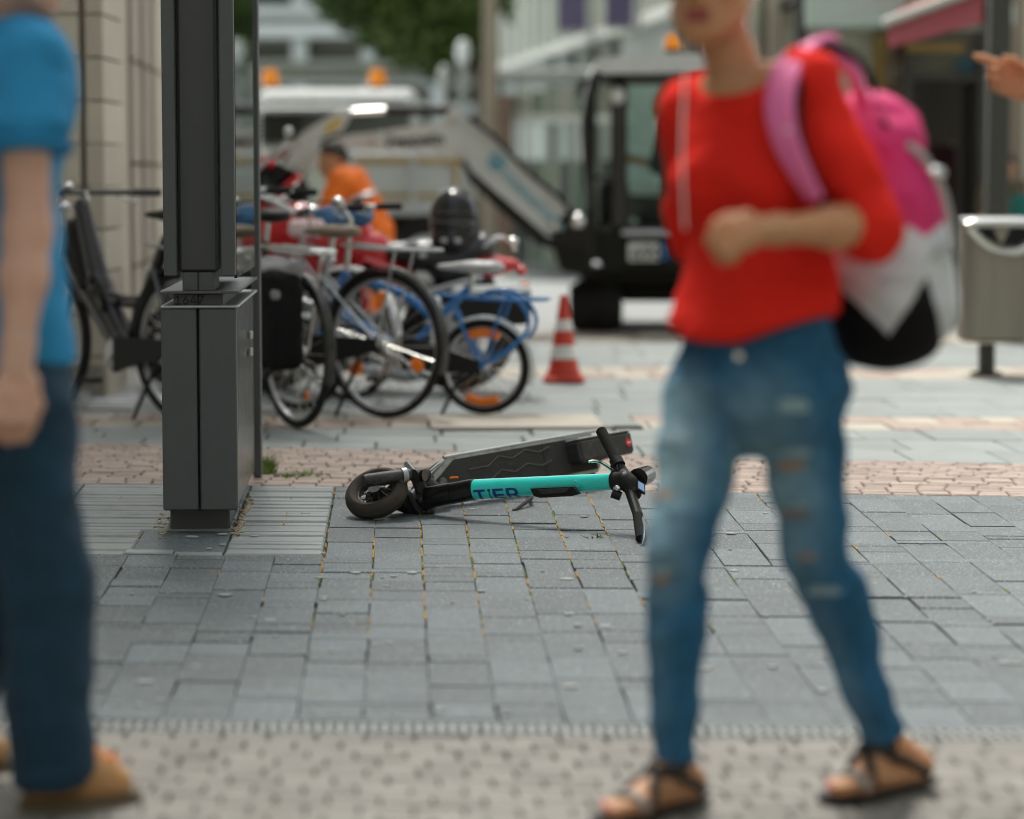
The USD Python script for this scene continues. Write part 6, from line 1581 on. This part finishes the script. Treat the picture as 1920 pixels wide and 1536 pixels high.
# worker in orange bending forward
K_ = lambda x, y, o=0.0: P(x, y, 18.2 + o)
gk = .09
an0 = [V(K_(690, 600)[0], 18.1, gk + .1), V(K_(720, 600)[0], 18.4, gk + .1)]
wk, wq = figure('road worker in an orange high-visibility jacket bending over behind the bicycles', V(K_(690, 600)[0], 18.2, gk), V(-1, -.1, 0),
    dict(chest=K_(652, 352), waist=K_(682, 402), pelvis=K_(700, 450), flat=unit(V(-.75, 0, .65)), sh=[K_(638, 336, -.18), K_(645, 332, .18)], el=[K_(612, 400, -.2), K_(612, 398, .22)], wr=[K_(585, 445, -.15), K_(585, 445, .18)],
         hip=[K_(700, 455, -.09), K_(704, 455, .10)], kn=[K_(690, 535, -.1), K_(712, 535, .12)], an=an0, head=K_(624, 302), look=V(-1, -.15, -.45), up=V(-.4, 0, .9)), 'hi_vis', 'hi_vis', sleeves=.95)
part(wk, 'reflective_band', tube(smoothpath([K_(640, 385, -.165), K_(672, 372, -.175), K_(700, 362, -.1)], 10), .022, 8), 'dull_alu')
# operator in the cab
X_ = lambda x, y, o=0.0: P(x, y, YX + .6 + o)
figure('machine operator in dark clothes sitting in the excavator cab', X_(1270, 430), V(-1, -.2, 0),
    dict(chest=X_(1262, 270), waist=X_(1268, 330), pelvis=X_(1272, 385), sh=[X_(1258, 235, -.2), X_(1258, 235, .2)], el=[X_(1235, 310, -.24), X_(1235, 310, .24)], wr=[X_(1180, 296, -.12), X_(1180, 300, .2)],
         hip=[X_(1265, 392, -.1), X_(1265, 392, .1)], kn=[X_(1180, 385, -.12), X_(1180, 385, .14)], an=[X_(1160, 425, -.12), X_(1160, 425, .14)], head=X_(1250, 192)), 'dark_cloth', 'dark_cloth', sleeves=1.0)
# cafe guests
Yc = 22.6
E_ = lambda x, y, o=0.0: P(x, y, Yc + o)
gc = .15
figure('man in a dark maroon shirt standing in the cafe doorway', V(E_(1790, 580)[0], Yc, gc), V(.5, .9, 0),
    dict(chest=E_(1788, 320), waist=E_(1788, 380), pelvis=E_(1790, 425), sh=[E_(1752, 290), E_(1826, 292, -.1)], el=[E_(1750, 370), E_(1834, 365, -.1)], wr=[E_(1760, 420, .1), E_(1832, 415, -.05)],
         hip=[E_(1775, 430), E_(1805, 430)], kn=[E_(1775, 510), E_(1805, 510)], an=[V(E_(1775, 570)[0], Yc, gc + .1), V(E_(1806, 570)[0], Yc, gc + .1)], head=E_(1806, 245)), 'maroon', 'dark_cloth')
def seated(label, x, y, Y, topm):
    S_ = lambda a, b, o=0.0: P(a, b, Y + o)
    figure(label, V(S_(x, 560)[0], Y, gc), V(-.6, -.8, 0), dict(chest=S_(x, y + 55), waist=S_(x + 2, y + 105), pelvis=S_(x + 4, y + 150), sh=[S_(x - 32, y + 38, -.05), S_(x + 32, y + 38, .1)], el=[S_(x - 40, y + 100, -.1), S_(x + 44, y + 100, .05)],
        wr=[S_(x - 22, y + 128, -.3), S_(x + 20, y + 128, -.25)], hip=[S_(x - 14, y + 155, -.02), S_(x + 22, y + 155, .04)], kn=[S_(x - 30, y + 150, -.4), S_(x + 6, y + 150, -.38)], an=[V(S_(x - 30, 560)[0], Y - .4, gc + .1), V(S_(x + 6, 560)[0], Y - .38, gc + .1)], head=S_(x, y)), topm, 'trouser_grey')
    ch = thing('cafe_chair', label.split(' sitting')[0].replace('guest', 'dark cafe chair under the guest'), 'chair', V(S_(x + 4, 560)[0], Y + .1, gc))
    b = V(S_(x + 4, 560)[0], Y + .02, gc)
    part(ch, 'seat', cbox(b + V(0, 0, .42), (.44, .44, .05), .015), 'bark'); part(ch, 'backrest', cbox(b + V(0, .24, .72), (.42, .04, .34), .015), 'bark')
    for sx in (-1, 1):
        for sy in (-1, 1): part(ch, 'leg', cyl(b + V(sx * .18, sy * .18, 0), b + V(sx * .18, sy * .2, .42), .018), 'bark')
seated('cafe guest with dark hair in an olive top sitting behind the litter bin', 1884, 318, 20.6, 'olive_cloth')
seated('cafe guest in a teal top sitting at the right edge, partly out of view', 1945, 345, 20.2, 'teal_cloth')
